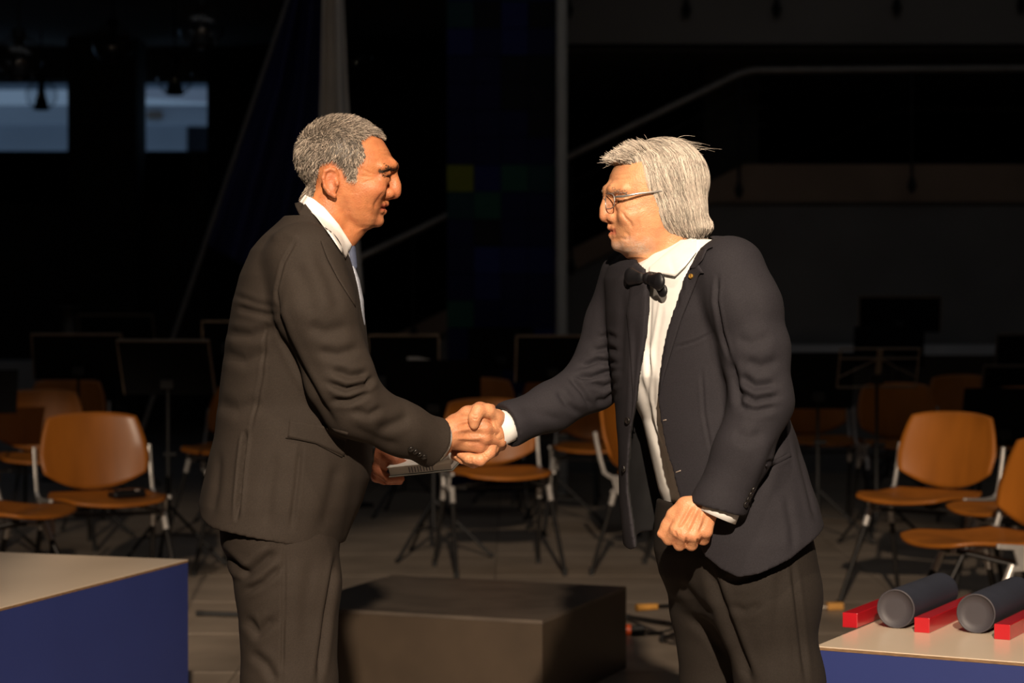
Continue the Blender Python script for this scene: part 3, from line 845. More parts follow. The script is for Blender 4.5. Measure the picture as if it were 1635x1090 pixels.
        for a in range(3):
            for i in (0, 1):
                for j in (0, 1):
                    c0 = [i, j]; c0.insert(a, 0); c1 = [i, j]; c1.insert(a, 1)
                    v0, v1 = val[tuple(c0)], val[tuple(c1)]
                    m = (v0 < 0) != (v1 < 0)
                    t = np.where(m, v0 / np.where(m, v0 - v1, 1), 0)
                    q = np.array(c0, float)[None] + t[:, None] * (np.array(c1) - np.array(c0))[None]
                    acc += q * m[:, None]; cnt += m
        V = lo + h * (I + acc / cnt[:, None])
        Q = []
        for a in range(3):
            s0 = [slice(None)] * 3; s1 = [slice(None)] * 3; s0[a] = slice(0, n[a] - 1); s1[a] = slice(1, n[a])
            A, B = ins[tuple(s0)], ins[tuple(s1)]
            e = np.argwhere(A != B); b, d = [q for q in range(3) if q != a]
            ok = (e[:, b] > 0) & (e[:, d] > 0) & (e[:, b] < n[b] - 1) & (e[:, d] < n[d] - 1); e = e[ok]
            sg = A[e[:, 0], e[:, 1], e[:, 2]]
            def cell(db, dd):
                g = e.copy(); g[:, b] += db; g[:, d] += dd; return idx[g[:, 0], g[:, 1], g[:, 2]]
            q = np.stack([cell(-1, -1), cell(0, -1), cell(0, 0), cell(-1, 0)], 1)
            fl = sg if a != 1 else ~sg
            q[~fl] = q[~fl][:, ::-1]
            Q.append(q)
        Q = np.vstack(Q); Q = Q[(Q >= 0).all(1)]
        for _ in range(smooth): V = laplace(V, Q, 0.5)
        return V, Q
def laplace(V, Q, lam):
    e0 = np.concatenate([Q[:, i] for i in range(4)]); e1 = np.concatenate([Q[:, (i + 1) % 4] for i in range(4)])
    N = len(V); w = np.bincount(e0, minlength=N) + np.bincount(e1, minlength=N)
    out = np.empty_like(V)
    for c in range(3):
        out[:, c] = (np.bincount(e0, V[e1, c], N) + np.bincount(e1, V[e0, c], N)) / np.maximum(w, 1)
    return V + lam * (out - V)
def vnormals(V, Q):
    a = V[Q[:, 2]] - V[Q[:, 0]]; b = V[Q[:, 3]] - V[Q[:, 1]]; n = np.cross(a, b)
    out = np.zeros_like(V)
    for i in range(4):
        for c in range(3): out[:, c] += np.bincount(Q[:, i], n[:, c], len(V))
    return out / (np.linalg.norm(out, axis=1, keepdims=True) + 1e-12)
def seg_dist(uv, pts):
    """2D distance of points uv to a polyline, and parameter 0..1 along it"""
    best = np.full(len(uv), 1e9); par = np.zeros(len(uv)); n = len(pts) - 1
    for i in range(n):
        a = np.array(pts[i], float); b = np.array(pts[i + 1], float); ab = b - a
        t = np.clip(((uv - a) @ ab) / (ab @ ab + 1e-9), 0, 1)
        d = np.linalg.norm(uv - a - t[:, None] * ab, axis=1)
        m = d < best; best[m] = d[m]; par[m] = (i + t[m]) / n
    return best, par
def strokes(V, Q, S, yr=None, view=True):
    """folds of the cloth: S = (polyline in photo pixels, width px, depth px); positive = groove"""
    Nn = vnormals(V, Q)
    uv = proj(V)
    face = np.clip(-Nn[:, 1] * 2.0 + .1, 0, 1) if view else np.ones(len(V))
    disp = np.zeros(len(V))
    for it in S:
        pts, w, dep = it[:3]
        m = face.copy()
        if len(it) > 3: m = m * ((V[:, 1] >= Y0 + it[3][0]) & (V[:, 1] <= Y0 + it[3][1]))
        d, t = seg_dist(uv, pts)
        tap = np.clip(np.minimum(t, 1 - t) * 5 + .15, 0, 1)
        g = np.exp(-(d / w) ** 2)
        # neighbouring swell on both sides makes a groove read as a fold
        g2 = np.exp(-((d - 2.0 * w) / (1.1 * w)) ** 2) * .28
        disp += m * tap * dep * 2.1 * M * (g - g2)
    return V - Nn * disp[:, None]
def rumple(V, Q, amp, scale, seed):
    """slow irregular undulation of worn cloth"""
    rg = np.random.default_rng(seed); d = np.zeros(len(V))
    for i in range(9):
        k = rg.normal(0, 1, 3) / scale; d += np.sin(V @ k * 6.283 + rg.uniform(0, 6.283))
    return V + vnormals(V, Q) * (amp * d / 3)[:, None]
def inpoly(uv, poly):
    x, y = uv[:, 0], uv[:, 1]; r = np.zeros(len(uv), bool); n = len(poly)
    for i in range(n):
        x0, y0 = poly[i]; x1, y1 = poly[(i + 1) % n]
        if y0 == y1: continue
        c = ((y0 > y) != (y1 > y)) & (x < (x1 - x0) * (y - y0) / (y1 - y0) + x0); r ^= c
    return r
def merge(parts):
    """[(V,Q,tone)] -> one"""
    n = 0; vs, qs, ts = [], [], []
    for V, Q, t in parts:
        vs.append(V); qs.append(Q + n); ts.append(t); n += len(V)
    return np.vstack(vs), np.vstack(qs), np.vstack(ts)
def bvh_of(V, Q):
    return BVHTree.FromPolygons([tuple(q) for q in V.tolist()], [tuple(q) for q in Q.tolist()])
CAMV = Vector((0, 0, CAMZ))
def drape(edgeA, edgeB, nu, nv, trees, off, thick, fall=None):
    """strip of cloth between two polylines drawn on the photo, laid on the body surface"""
    def samp(pl, n):
        pl = np.array(pl, float); L = np.concatenate([[0], np.cumsum(np.linalg.norm(np.diff(pl, axis=0), axis=1))])
        s = np.linspace(0, L[-1], n); return np.stack([np.interp(s, L, pl[:, 0]), np.interp(s, L, pl[:, 1])], 1)
    A, B = samp(edgeA, nu), samp(edgeB, nu)
    T = np.full((nu, nv), np.nan); Dr = np.zeros((nu, nv, 3))
    for i in range(nu):
        for j in range(nv):
            q = A[i] + (B[i] - A[i]) * j / (nv - 1)
            dr = (P(q[0], q[1], 1.0) - CAMV).normalized(); Dr[i, j] = dr
            best = None
            for t in trees:
                h = t.ray_cast(CAMV, dr)
                if h[0] is not None and (best is None or h[3] < best): best = h[3]
            if best is not None: T[i, j] = best
    bad = np.isnan(T)
    if bad.any():
        med = np.nanmedian(T) if not bad.all() else Y0
        for i in range(nu):
            g = ~np.isnan(T[i])
            if g.any(): T[i] = np.interp(np.arange(nv), np.arange(nv)[g], T[i][g])
            else: T[i] = med
    for _ in range(3):
        T2 = T.copy(); T2[1:-1] = (T[:-2] + T[1:-1] * 2 + T[2:]) / 4; T = np.minimum(T2, T + .002)
    o = off if not callable(off) else np.array([[off(i / (nu - 1), j / (nv - 1)) for j in range(nv)] for i in range(nu)])
    top = np.array(CAMV)[None, None] + Dr * (T - o)[..., None]
    bot = np.array(CAMV)[None, None] + Dr * (T - o + thick)[..., None]
    V = np.vstack([top.reshape(-1, 3), bot.reshape(-1, 3)]); N = nu * nv; f = []
    for i in range(nu - 1):
        for j in range(nv - 1):
            k = i * nv + j; f.append((k, k + 1, k + nv + 1, k + nv)); f.append((k + N, k + nv + N, k + nv + 1 + N, k + 1 + N))
    ring = [i * nv for i in range(nu)] + [(nu - 1) * nv + j for j in range(1, nv)] + [i * nv + nv - 1 for i in range(nu - 2, -1, -1)] + [j for j in range(nv - 2, 0, -1)]
    for i in range(len(ring)):
        r0, r1 = ring[i], ring[(i + 1) % len(ring)]; f.append((r0, r1, r1 + N, r0 + N))
    return V, np.array(f)
def strand_mesh(lines, r0, r1, n=3):
    """many thin hairs; lines: array (m, k, 3)"""
    L = np.asarray(lines, float); m, k, _ = L.shape
    t = np.gradient(L, axis=1); t /= (np.linalg.norm(t, axis=2, keepdims=True) + 1e-9)
    ref = np.where(np.abs(t[..., 2:3]) < .9, np.array([0, 0, 1.0]), np.array([1.0, 0, 0]))
    a = np.cross(t, ref); a /= (np.linalg.norm(a, axis=2, keepdims=True) + 1e-9); b = np.cross(t, a)
    rad = np.interp(np.linspace(0, 1, k), [0, .15, 1], [r0 * .9, r0, r1])[None, :, None]
    V = np.stack([L + rad * (a * math.cos(6.28318 * i / n) + b * math.sin(6.28318 * i / n)) for i in range(n)], 2).reshape(-1, 3)
    base = (np.arange(m) * k * n)[:, None, None]; ii = (np.arange(k - 1) * n)[None, :, None]; jj = np.arange(n)[None, None, :]; j2 = (jj + 1) % n
    q = np.stack([base + ii + jj, base + ii + j2, base + ii + n + j2, base + ii + n + jj], -1).reshape(-1, 4)
    return V, q
# ------------------------------------------------------------------ the two men
SKIN_L = mat('tanned_skin', (0.5, 0.25, 0.13), 0.42, attr='tone', var=0.22, scale=55, bump=0.5, bscale=330, sss=0.12, spec=0.4)
SKIN_R = mat('fair_skin', (0.6, 0.35, 0.22), 0.42, attr='tone', var=0.18, scale=50, bump=0.5, bscale=330, sss=0.12, spec=0.4)
HAIRM = mat('hair_strands', (0.4, 0.37, 0.33), 0.45, attr='tone', var=0.12, scale=80, spec=0.4)
SUIT_L = mat('charcoal_brown_wool', (0.030, 0.0225, 0.0175), 0.82, var=0.22, scale=420, bump=0.25, bscale=700, spec=0.25)
SUIT_R = mat('dark_navy_wool', (0.0225, 0.0205, 0.0255), 0.82, var=0.22, scale=420, bump=0.25, bscale=700, spec=0.25)
TROU_R = mat('black_brown_trousers', (0.020, 0.0155, 0.0125), 0.85, var=0.2, scale=300, bump=0.2, bscale=600, spec=0.25)
LINING = mat('black_lining', (0.006, 0.006, 0.007), 0.7, var=0.2, scale=60)
SHIRT = mat('white_shirt_cotton', (0.80, 0.79, 0.77), 0.75, var=0.04, scale=60, bump=0.08, bscale=500)
BTN = mat('dark_button_horn', (0.015, 0.013, 0.012), 0.25, var=0.2, scale=100)
EYEW = mat('eye_white', (0.30, 0.25, 0.21), 0.2, var=0.08, scale=100)
IRIS = mat('dark_iris', (0.03, 0.02, 0.012), 0.15, var=0.2, scale=200)
SHOE = mat('black_shoe_leather', (0.012, 0.011, 0.01), 0.25, var=0.2, scale=40)

def blob(D, c, r): return np.exp(-(((D - np.array(c)) / np.array(r)) ** 2).sum(1))

# ---- head of the left man, in local pixels: x forward, y to his left, z up
def head_left():
    q = lambda px, py, y=0.0: (px - 545.0, y, 270.0 - py)
    f = Field((-100, -82, -150), (112, 82, 96), 1.5)
    f.ell(q(545, 249), (69, 56, 61))
    T = [(214, 598, 502, 38), (226, 611, 491, 49), (240, 621, 484, 54), (254, 627, 481, 57), (266, 629, 484, 57), (276, 623, 490, 56.5), (285, 618, 497, 56), (300, 616, 507, 54.5), (314, 615, 516, 52.5),
         (324, 613, 524, 50), (333, 610, 532, 47), (343, 605, 540, 42), (351, 604, 550, 37), (359, 600, 562, 30), (365, 592, 574, 20)]
    f.loft([(270 - a, (b + c) / 2 - 545, 0, (b - c) / 2, d) for a, b, c, d in T], k=9, pw=2.35)
    f.cap(q(534, 312), q(505, 402), 43, 47, k=9)                       # neck
    f.cap(q(560, 362), q(545, 378), 24, 26, k=12)                      # under the jaw
    # nose
    f.cap(q(622, 266), q(630.5, 294), 8.5, 9.5, k=13); f.ell(q(631.5, 305.5), (8.8, 10.5, 10), k=8)
    f.cap(q(630, 310), q(618, 315), 6, 5, k=6)
    for s in (-1, 1):
        f.ell(q(620, 309, 12 * s), (9.5, 7, 8), k=7)
        f.ell(q(624, 314.5, 5.5 * s), (4, 2.6, 2.2), k=2, op='sub')
        f.chain([q(629, 265, 5 * s), q(625, 264, 22 * s), q(610, 269, 42 * s)], [6, 7, 6], k=8)      # brow ridge
        f.ell(q(628, 281, 27 * s), (9, 12, 7), k=8, op='sub')         # socket
        f.ell(q(610, 283, 27 * s), (11, 13, 11), k=4)                # lids over the eyeball
        f.chain([q(623, 283, 17 * s), q(622, 283, 27 * s), q(613, 284, 39 * s)], [2.2, 3.0, 2.0], k=1, op='sub')   # slit of the eye
        f.chain([q(620, 278, 15 * s), q(620, 277, 27 * s), q(610, 279, 40 * s)], [2.8, 3.4, 2.8], k=4)
        f.chain([q(618, 288, 15 * s), q(618, 289, 27 * s), q(608, 288, 40 * s)], [2.8, 3.4, 3.0], k=4)
        f.ell(q(598, 303, 37 * s), (18, 13, 14), k=16)                 # smiling cheek
        # ear
        c0 = np.array(q(530, 293, 56 * s))
        f.ell(c0, (13, 6, 21), k=5)
        rim = [q(540, 281, 58 * s), q(536, 275, 60 * s), q(529, 273, 61 * s), q(521, 277, 62 * s), q(518, 288, 62 * s), q(521, 301, 60.5 * s), q(528, 310, 59 * s), q(536, 315, 57.5 * s)]
        f.chain(rim, [2.4, 3.0, 3.2, 3.2, 3.0, 3.0, 3.4, 4.0], k=2.5)
        f.ell(q(531, 293, 64.5 * s), (7.5, 5.5, 13), k=3, op='sub')
        f.ell(q(540, 296, 61 * s), (3.5, 3.5, 5), k=2.5)
    # mouth: slightly open smile
    f.chain([q(601, 327, -22), q(611, 326.5, -12), q(616, 325, 0), q(611, 326.5, 12), q(601, 327, 22)], [2.6, 3.8, 4.2, 3.8, 2.6], k=4)
    f.chain([q(600, 333, -20), q(608, 336, -11), q(612, 337, 0), q(608, 336, 11), q(600, 333, 20)], [2.8, 4.4, 4.8, 4.4, 2.8], k=4)
    f.chain([q(594, 327, -32), q(600, 329.5, -24), q(610, 331.5, -13), q(618, 332, 0), q(610, 331.5, 13), q(600, 329.5, 24), q(594, 327, 32)], [1.5, 2.2, 2.2, 2.2, 2.2, 2.2, 1.5], k=1.5, op='sub')
    f.ell(q(602, 352), (11, 15, 10.5), k=7)
    V, Q = f.mesh(2)
    # soft folds of the face
    px = np.stack([V[:, 0] + 545, 270 - V[:, 2]], 1)
    Nn = vnormals(V, Q); d = np.zeros(len(V)); side = np.clip(np.abs(Nn[:, 1]) * 1.6, 0, 1)
    for pts, w, dep in (([(615, 308), (607, 317), (600, 327), (598, 336)], 2.8, 2.0), ([(590, 322), (586, 333), (588, 344)], 3.5, .6), ([(602, 281), (590, 279), (578, 272)], 1.5, 1.0), ([(602, 284), (590, 285), (577, 283)], 1.5, 1.0), ([(602, 287), (591, 291), (580, 294)], 1.5, 1.0),
                        ([(606, 243), (628, 241)], 1.8, .9), ([(608, 250), (629, 249)], 1.8, .9), ([(567, 300), (560, 325), (552, 345)], 8, 1.2), ([(606, 291), (612, 296), (616, 300)], 2.2, 1.2),
                        ([(552, 330), (556, 352), (548, 378)], 6, 1.0)):
        dd, t = seg_dist(px, pts); d += dep * np.exp(-(dd / w) ** 2) * np.clip(np.minimum(t, 1 - t) * 4 + .25, 0, 1) * np.maximum(side, .35)
    V = V - Nn * d[:, None]
    base = np.array([.55, .215, .088]); tone = np.tile(base, (len(V), 1))
    red = np.array([.52, .165, .085])
    def mixin(w, c):
        nonlocal tone
        tone = tone * (1 - w[:, None]) + np.array(c) * w[:, None]
    for s in (-1, 1):
        mixin(.6 * blob(V, q(600, 305, 38 * s), (20, 16, 16)), red); mixin(.7 * blob(V, q(530, 293, 60 * s), (16, 9, 26)), (.56, .19, .09))
        mixin(.55 * blob(V, q(610, 283, 28 * s), (14, 18, 9)), (.40, .155, .075))
    mixin(.7 * blob(V, q(630, 305), (14, 16, 14)), red)
    mixin(.45 * blob(V, q(600, 348), (26, 34, 20)), (.44, .20, .11))
    lipd, _ = seg_dist(px, [(597, 331), (616, 331)]); mixin(.85 * np.exp(-(lipd / 5.5) ** 4) * (np.abs(V[:, 1]) < 24) * (px[:, 0] > 597), (.42, .10, .065))
    return V, Q, tone, q

HAIRPOLY_L = [(640, 196), (634, 218), (613, 224), (590, 219), (578, 230), (586, 254), (573, 270), (571, 294), (557, 292), (547, 272), (532, 261), (514, 266), (508, 290), (503, 316), (484, 322), (440, 300), (440, 160), (540, 140), (640, 160)]
def hair_left(V, Q, q):
    px = np.stack([V[:, 0] + 545, 270 - V[:, 2]], 1)
    inside = inpoly(px, HAIRPOLY_L)
    dd, _ = seg_dist(px, HAIRPOLY_L + [HAIRPOLY_L[0]])
    ear = (np.abs(V[:, 1]) > 58.5) & (px[:, 1] > 262)
    w = np.where(inside & ~ear, np.clip(dd / 7, 0, 1), 0)
    Nn = vnormals(V, Q)
    qm = (w[Q] > 0.02).all(1); Qh = Q[qm]
    us = np.unique(Qh); mp = np.full(len(V), -1); mp[us] = np.arange(len(us))
    rg = np.random.default_rng(4)
    Vc = V[us] + Nn[us] * (0.3 + 1.4 * w[us])[:, None]
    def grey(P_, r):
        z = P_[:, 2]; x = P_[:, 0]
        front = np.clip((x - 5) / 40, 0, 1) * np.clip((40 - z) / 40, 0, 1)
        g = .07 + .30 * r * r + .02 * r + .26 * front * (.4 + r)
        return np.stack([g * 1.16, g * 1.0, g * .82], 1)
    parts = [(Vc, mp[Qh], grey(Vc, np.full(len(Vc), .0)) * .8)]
    cand = us[(w[us] > .03)]
    NH = 13000; ids = rg.choice(cand, NH); R0 = V[ids] + rg.normal(0, .7, (NH, 3)); N0 = Nn[ids]
    x, y, z = R0[:, 0], R0[:, 1], R0[:, 2]
    top = np.clip((z - 25) / 40, 0, 1)[:, None]
    flow = top * np.array([.9, 0, .1]) + (1 - top) * np.array([-.30, 0, -1.0]); flow = flow + rg.normal(0, .34, flow.shape)
    flow -= N0 * (flow * N0).sum(1, keepdims=True); flow /= np.linalg.norm(flow, axis=1, keepdims=True)
    ln = (6.0 + 4.5 * rg.random(NH)) * np.clip(w[ids] + .35, .3, 1)
    front = np.clip((x - 45) / 25, 0, 1); lift = (.75 + .4 * front * (z > 35) + .35 * rg.random(NH))[:, None]
    t = np.linspace(0, 1, 4)[None, :, None]
    L = R0[:, None] + N0[:, None] * (.5 + ln[:, None, None] * lift[:, None] * (t - .35 * t * t)) + flow[:, None] * ln[:, None, None] * (.75 * t + .25 * t * t)
    Vs, Qs = strand_mesh(L, .42, .12)
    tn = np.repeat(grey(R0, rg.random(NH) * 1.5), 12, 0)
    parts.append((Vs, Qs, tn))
    return merge(parts)

# ---- head of the right man
def head_right():
    q = lambda px, py, y=0.0: (1055.0 - px, y, 310.0 - py)
    f = Field((-95, -84, -140), (112, 84, 96), 1.5)
    f.ell(q(1049, 287), (69, 57, 62))
    T = [(250, 996, 1104, 42), (264, 983, 1110, 52), (280, 974, 1114, 56), (294, 970.5, 1114, 57.5), (305, 969, 1112, 57), (315, 973, 1108, 56.5), (325, 976, 1102, 56), (340, 977, 1094, 55), (354, 976, 1086, 53.5),
         (366, 975, 1078, 51.5), (376, 977, 1070, 49), (386, 979, 1062, 46), (394, 982, 1054, 42), (402, 989, 1048, 36), (410, 1000, 1042, 26)]
    f.loft([(310 - a, 1055 - (b + c) / 2, 0, (c - b) / 2, d) for a, b, c, d in T], k=9, pw=2.35)
    f.cap(q(1058, 352), q(1084, 440), 44, 49, k=10)
    f.cap(q(1026, 400), q(1046, 418), 24, 28, k=12)
    f.cap(q(974, 304), q(965, 334), 8.5, 9.4, k=13); f.ell(q(963.5, 344), (8.2, 10, 8.8), k=5); f.cap(q(964, 348), q(974, 353), 6.5, 5.5, k=5)
    for s in (-1, 1):
        f.ell(q(975, 348, 12.5 * s), (9.5, 7, 8), k=7)
        f.ell(q(971.5, 352, 7 * s), (5.0, 3.6, 2.8), k=1.5, op='sub')
        f.chain([q(968.5, 306, 6 * s), q(973, 303, 22 * s), q(986, 304, 40 * s)], [6, 6.5, 6], k=8)
        f.ell(q(969, 321, 27 * s), (9, 12, 7), k=8, op='sub')
        f.ell(q(990, 323, 27 * s), (11, 12, 10.5), k=3)
        f.chain([q(978.5, 323, 16 * s), q(978.5, 323, 27 * s), q(987, 324, 38 * s)], [1.4, 2.0, 1.3], k=1, op='sub')
        f.chain([q(979, 318, 15 * s), q(979, 317, 27 * s), q(988, 319, 40 * s)], [2.6, 3.2, 2.6], k=3)
        f.chain([q(981, 329, 15 * s), q(981, 330, 27 * s), q(991, 329, 40 * s)], [2.6, 3.4, 2.8], k=3)
        f.ell(q(996, 345, 38 * s), (17, 13, 15), k=16)
    # pursed, protruding mouth
    f.chain([q(988, 366, -17), q(978, 364, -9), q(973.5, 363, 0), q(978, 364, 9), q(988, 366, 17)], [3, 4.2, 4.8, 4.2, 3], k=4)
    f.chain([q(988, 372, -16), q(980, 375, -9), q(976, 376, 0), q(980, 375, 9), q(988, 372, 16)], [3, 4.6, 5.2, 4.6, 3], k=4)
    f.chain([q(991, 369, -21), q(980, 369.5, -11), q(971, 369.5, 0), q(980, 369.5, 11), q(991, 369, 21)], [1.2, 1.3, 1.3, 1.3, 1.2], k=1.5, op='sub')
    f.ell(q(985, 390), (10, 16, 11), k=8)
    V, Q = f.mesh(2)
    px = np.stack([1055 - V[:, 0], 310 - V[:, 2]], 1)
    Nn = vnormals(V, Q); d = np.zeros(len(V)); side = np.clip(np.abs(Nn[:, 1]) * 1.6, 0, 1)
    for pts, w, dep in (([(981, 339), (986, 349), (995, 358), (998, 366)], 2.4, 2.3), ([(1004, 350), (1009, 364), (1006, 378)], 2.8, 1.2), ([(989, 371), (994, 378), (993, 386)], 2.2, 1.3), ([(996, 333), (1008, 338), (1016, 333)], 2.2, .8), ([(983, 332), (991, 338), (1002, 339)], 2.0, 1.3), ([(993, 322), (1004, 322), (1012, 318)], 1.6, .8),
                        ([(994, 327), (1004, 330), (1011, 332)], 1.6, .7), ([(972, 290), (996, 288)], 1.8, .7), ([(973, 282), (996, 280)], 1.8, .7), ([(974, 383), (984, 381), (992, 384)], 2.2, 1.2), ([(1008, 398), (1026, 405), (1046, 400)], 5, 1.4), ([(1030, 420), (1050, 410)], 4, 1.2)):
        dd, t = seg_dist(px, pts); d += dep * np.exp(-(dd / w) ** 2) * np.clip(np.minimum(t, 1 - t) * 4 + .25, 0, 1) * np.maximum(side, .35)
    V = V - Nn * d[:, None]
    tone = np.tile(np.array([.68, .335, .165]), (len(V), 1))
    def mixin(w, c):
        nonlocal tone
        tone = tone * (1 - w[:, None]) + np.array(c) * w[:, None]
    red = (.62, .25, .14)
    for s in (-1, 1):
        mixin(.55 * blob(V, q(996, 345, 38 * s), (20, 16, 16)), red); mixin(.45 * blob(V, q(986, 323, 28 * s), (14, 18, 9)), (.52, .25, .14))
    mixin(.7 * blob(V, q(965, 345), (14, 16, 14)), (.60, .235, .135))
    # grey white stubble of the chin and jaw
    rg = np.random.default_rng(2); jaw = np.clip((px[:, 1] - 374) / 24 + .35 * np.sin(px[:, 0] * .21) * np.sin(px[:, 1] * .3), 0, 1) * np.clip((px[:, 1] - 372) / 8, 0, 1) * np.clip((410 - px[:, 1]) / 8, 0, 1) * np.clip((1040 - px[:, 0]) / 20, 0, 1)
    mixin(jaw * (.15 + .75 * rg.random(len(V))), (.64, .52, .43))
    lipd, _ = seg_dist(px, [(992, 370), (972, 370)]); mixin(.85 * np.exp(-(lipd / 6) ** 4) * (np.abs(V[:, 1]) < 20) * (px[:, 0] < 990), (.50, .14, .085))
    return V, Q, tone, q

def hair_right(q):
    f = Field((-110, -92, -110), (118, 92, 120), 2.0)
    f.ell(q(1060, 288), (71, 66, 67))
    f.ell(q(1084, 338), (43, 64, 50), k=12)
    f.ell(q(1066, 335), (40, 66, 46), k=14)
    f.ell(q(1099, 362), (38, 58, 22), k=8)
    f.ell(q(1008, 256), (36, 40, 20), k=12)
    # leave the face free: everything in front of the side hair edge
    r = tuple(slice(0, n) for n in f.n); X, Y, Z = f.grid(r)
    zz = [-100, -75, -45, 0, 30, 38, 48, 60]
    edge = np.interp(Z[0, 0], zz, [1055 - 1064, 1055 - 1052, 1055 - 1040, 1055 - 1019, 1055 - 1016, 1055 - 1010, 1055 - 985, 1055 - 950])[None, None]
    d = (edge - X) + 0 * Y           # negative in front of the edge
    A = f.F; k = 5.0; nd = -d; h = np.clip(k - np.abs(A - nd), 0, None) / k; f.F = (np.maximum(A, nd) + h * h * k * .25).astype(np.float32)
    V, Q = f.mesh(2)
    rg = np.random.default_rng(8)
    Nn = vnormals(V, Q)
    tree = bvh_of(V, Q)
    def col(n, lo=.0):
        g = .20 + lo + .62 * rg.random(n) ** .8; return np.stack([g * 1.0, g * .90, g * .76], 1)
    parts = [(V, Q, np.tile(np.array([.17, .14, .11]), (len(V), 1)))]
    n = 5200; wt = np.clip((V[:, 2] + 60) / 90, .12, 1.0); ids = rg.choice(len(V), n, p=wt / wt.sum()); C = V[ids].copy(); k = 15
    L = np.zeros((n, k, 3)); step = 6.0 + 4.5 * rg.random(n); off = .3 + 2.6 * rg.random(n) ** 1.5; wob = rg.normal(0, .10, (n, 3)); ph = rg.uniform(0, 6.28, n)
    for i in range(n):
        c = Vector(C[i]); 
        for j in range(k):
            h = tree.find_nearest(c)
            if h[0] is None: L[i, j:] = c; break
            nn = h[1]; s = c
            drift = (C[i][2] < -52)
            s = Vector(h[0]) + nn * off[i]
            if c.z < -69: s = c if c.z > -82 - 9 * math.sin(ph[i]) else Vector(L[i, max(j - 1, 0)]) + Vector((0, 0, -.05))
            L[i, j] = s
            side = (1 if s.y > 0 else -1) * max(0, nn.z)
            wv = .12 * math.sin(ph[i] + j * .5)
            g = Vector((-.30 + wob[i, 0] + wv - (.5 if nn.z > .6 else 0), .8 * side + wob[i, 1], -1.0 + wob[i, 2]))
            g = (g - nn * g.dot(nn)); 
            if g.length < 1e-3: g = Vector((-1, 0, 0))
            c = s + g.normalized() * step[i]
            if s.z < -69: c = s + Vector((-.10 + wob[i, 0] * 2, .25 * wob[i, 1], -1)).normalized() * step[i] * .5
    Vs, Qs = strand_mesh(L, .62, .2); parts.append((Vs, Qs, np.repeat(col(n), k * 3, 0)))
    # swept up front tuft
    n = 900; k = 7
    y = rg.uniform(-42, 42, n); u = rg.random(n)
    R0 = np.stack([1055 - (986 + 34 * u), y, 310 - (266 - 26 * u)], 1)
    R0[:, 0] -= (y / 42) ** 2 * 12
    fw = np.stack([.85 + 0 * y, y * .006, .62 + .5 * u], 1) + rg.normal(0, .20, (n, 3)); fw /= np.linalg.norm(fw, axis=1, keepdims=True)
    ln = 15 + 19 * rg.random(n) * (1 - .3 * u); t = np.linspace(0, 1, k)[None, :, None]
    T_ = R0[:, None] + fw[:, None] * ln[:, None, None] * t + np.array([.12, 0, -.26]) * ln[:, None, None] * t * t + np.array([0, 0, 3.0]) * t
    Vs, Qs = strand_mesh(T_, .62, .15); parts.append((Vs, Qs, np.repeat(col(n, .08), k * 3, 0)))
    # loose fly-away hairs on the crown
    n = 70; k = 8
    a = rg.uniform(.1, 2.4, n); R0 = np.stack([5 - 62 * np.cos(a + .5) * -1 * .0 + rg.uniform(-60, 25, n), rg.uniform(-35, 35, n), np.zeros(n)], 1)
    for i in range(n):
        h = tree.ray_cast(Vector((R0[i, 0], R0[i, 1], 140)), Vector((0, 0, -1))); R0[i, 2] = h[0].z if h[0] else 60
    fw = np.stack([rg.normal(-.5, .4, n), rg.normal(0, .4, n), rg.uniform(.25, .7, n)], 1); ln = 12 + 16 * rg.random(n); t = np.linspace(0, 1, k)[None, :, None]
    T_ = R0[:, None] + fw[:, None] * ln[:, None, None] * t + np.array([-.6, 0, -.5]) * ln[:, None, None] * t * t
    Vs, Qs = strand_mesh(T_, .35, .12); parts.append((Vs, Qs, np.repeat(col(n, .1), k * 3, 0)))
    return merge(parts)

def brow_strands(q, rows, sx, tonec, rg, n=240, tree=None, zs_=1.1):
    out = []
    for s in (sx,):
        for i in range(n):
            t = rg.random(); a = np.array([np.interp(t * (len(rows) - 1), range(len(rows)), [q(r_[0], r_[1], r_[2] * s)[c_] for r_ in rows]) for c_ in range(3)])
            a = a + rg.normal(0, 1.3, 3) * np.array([.6, .6, zs_]); d = np.array([-.25, .8 * s, .35 - .6 * t]) + rg.normal(0, .2, 3)
            h_ = tree.find_nearest(Vector(a)); a = np.array(h_[0] + h_[1] * .5); d = d - np.array(h_[1]) * (d @ np.array(h_[1])) + np.array(h_[1]) * .12
            out.append([a, a + d * 2.5 + np.array([.4, 0, 0]), a + d * 5])
    V, Qd = strand_mesh(np.array(out), .48, .15)
    return V, Qd, np.tile(np.array(tonec), (len(V), 1)) * rg.uniform(.6, 1.4, (len(V), 1))

class Frame:
    """local head pixels -> hall"""
    def __init__(s, origin, F):
        s.o = np.array(origin); s.F = np.array(F, float) / np.linalg.norm(F); s.U = np.array([0, 0, 1.0]); s.L = np.cross(s.U, s.F)
    def __call__(s, V):
        V = np.asarray(V, float); return s.o + M * (V[:, 0:1] * s.F + V[:, 1:2] * s.L + V[:, 2:3] * s.U)
    def v(s, v): return Vector(s(np.array([v]))[0])

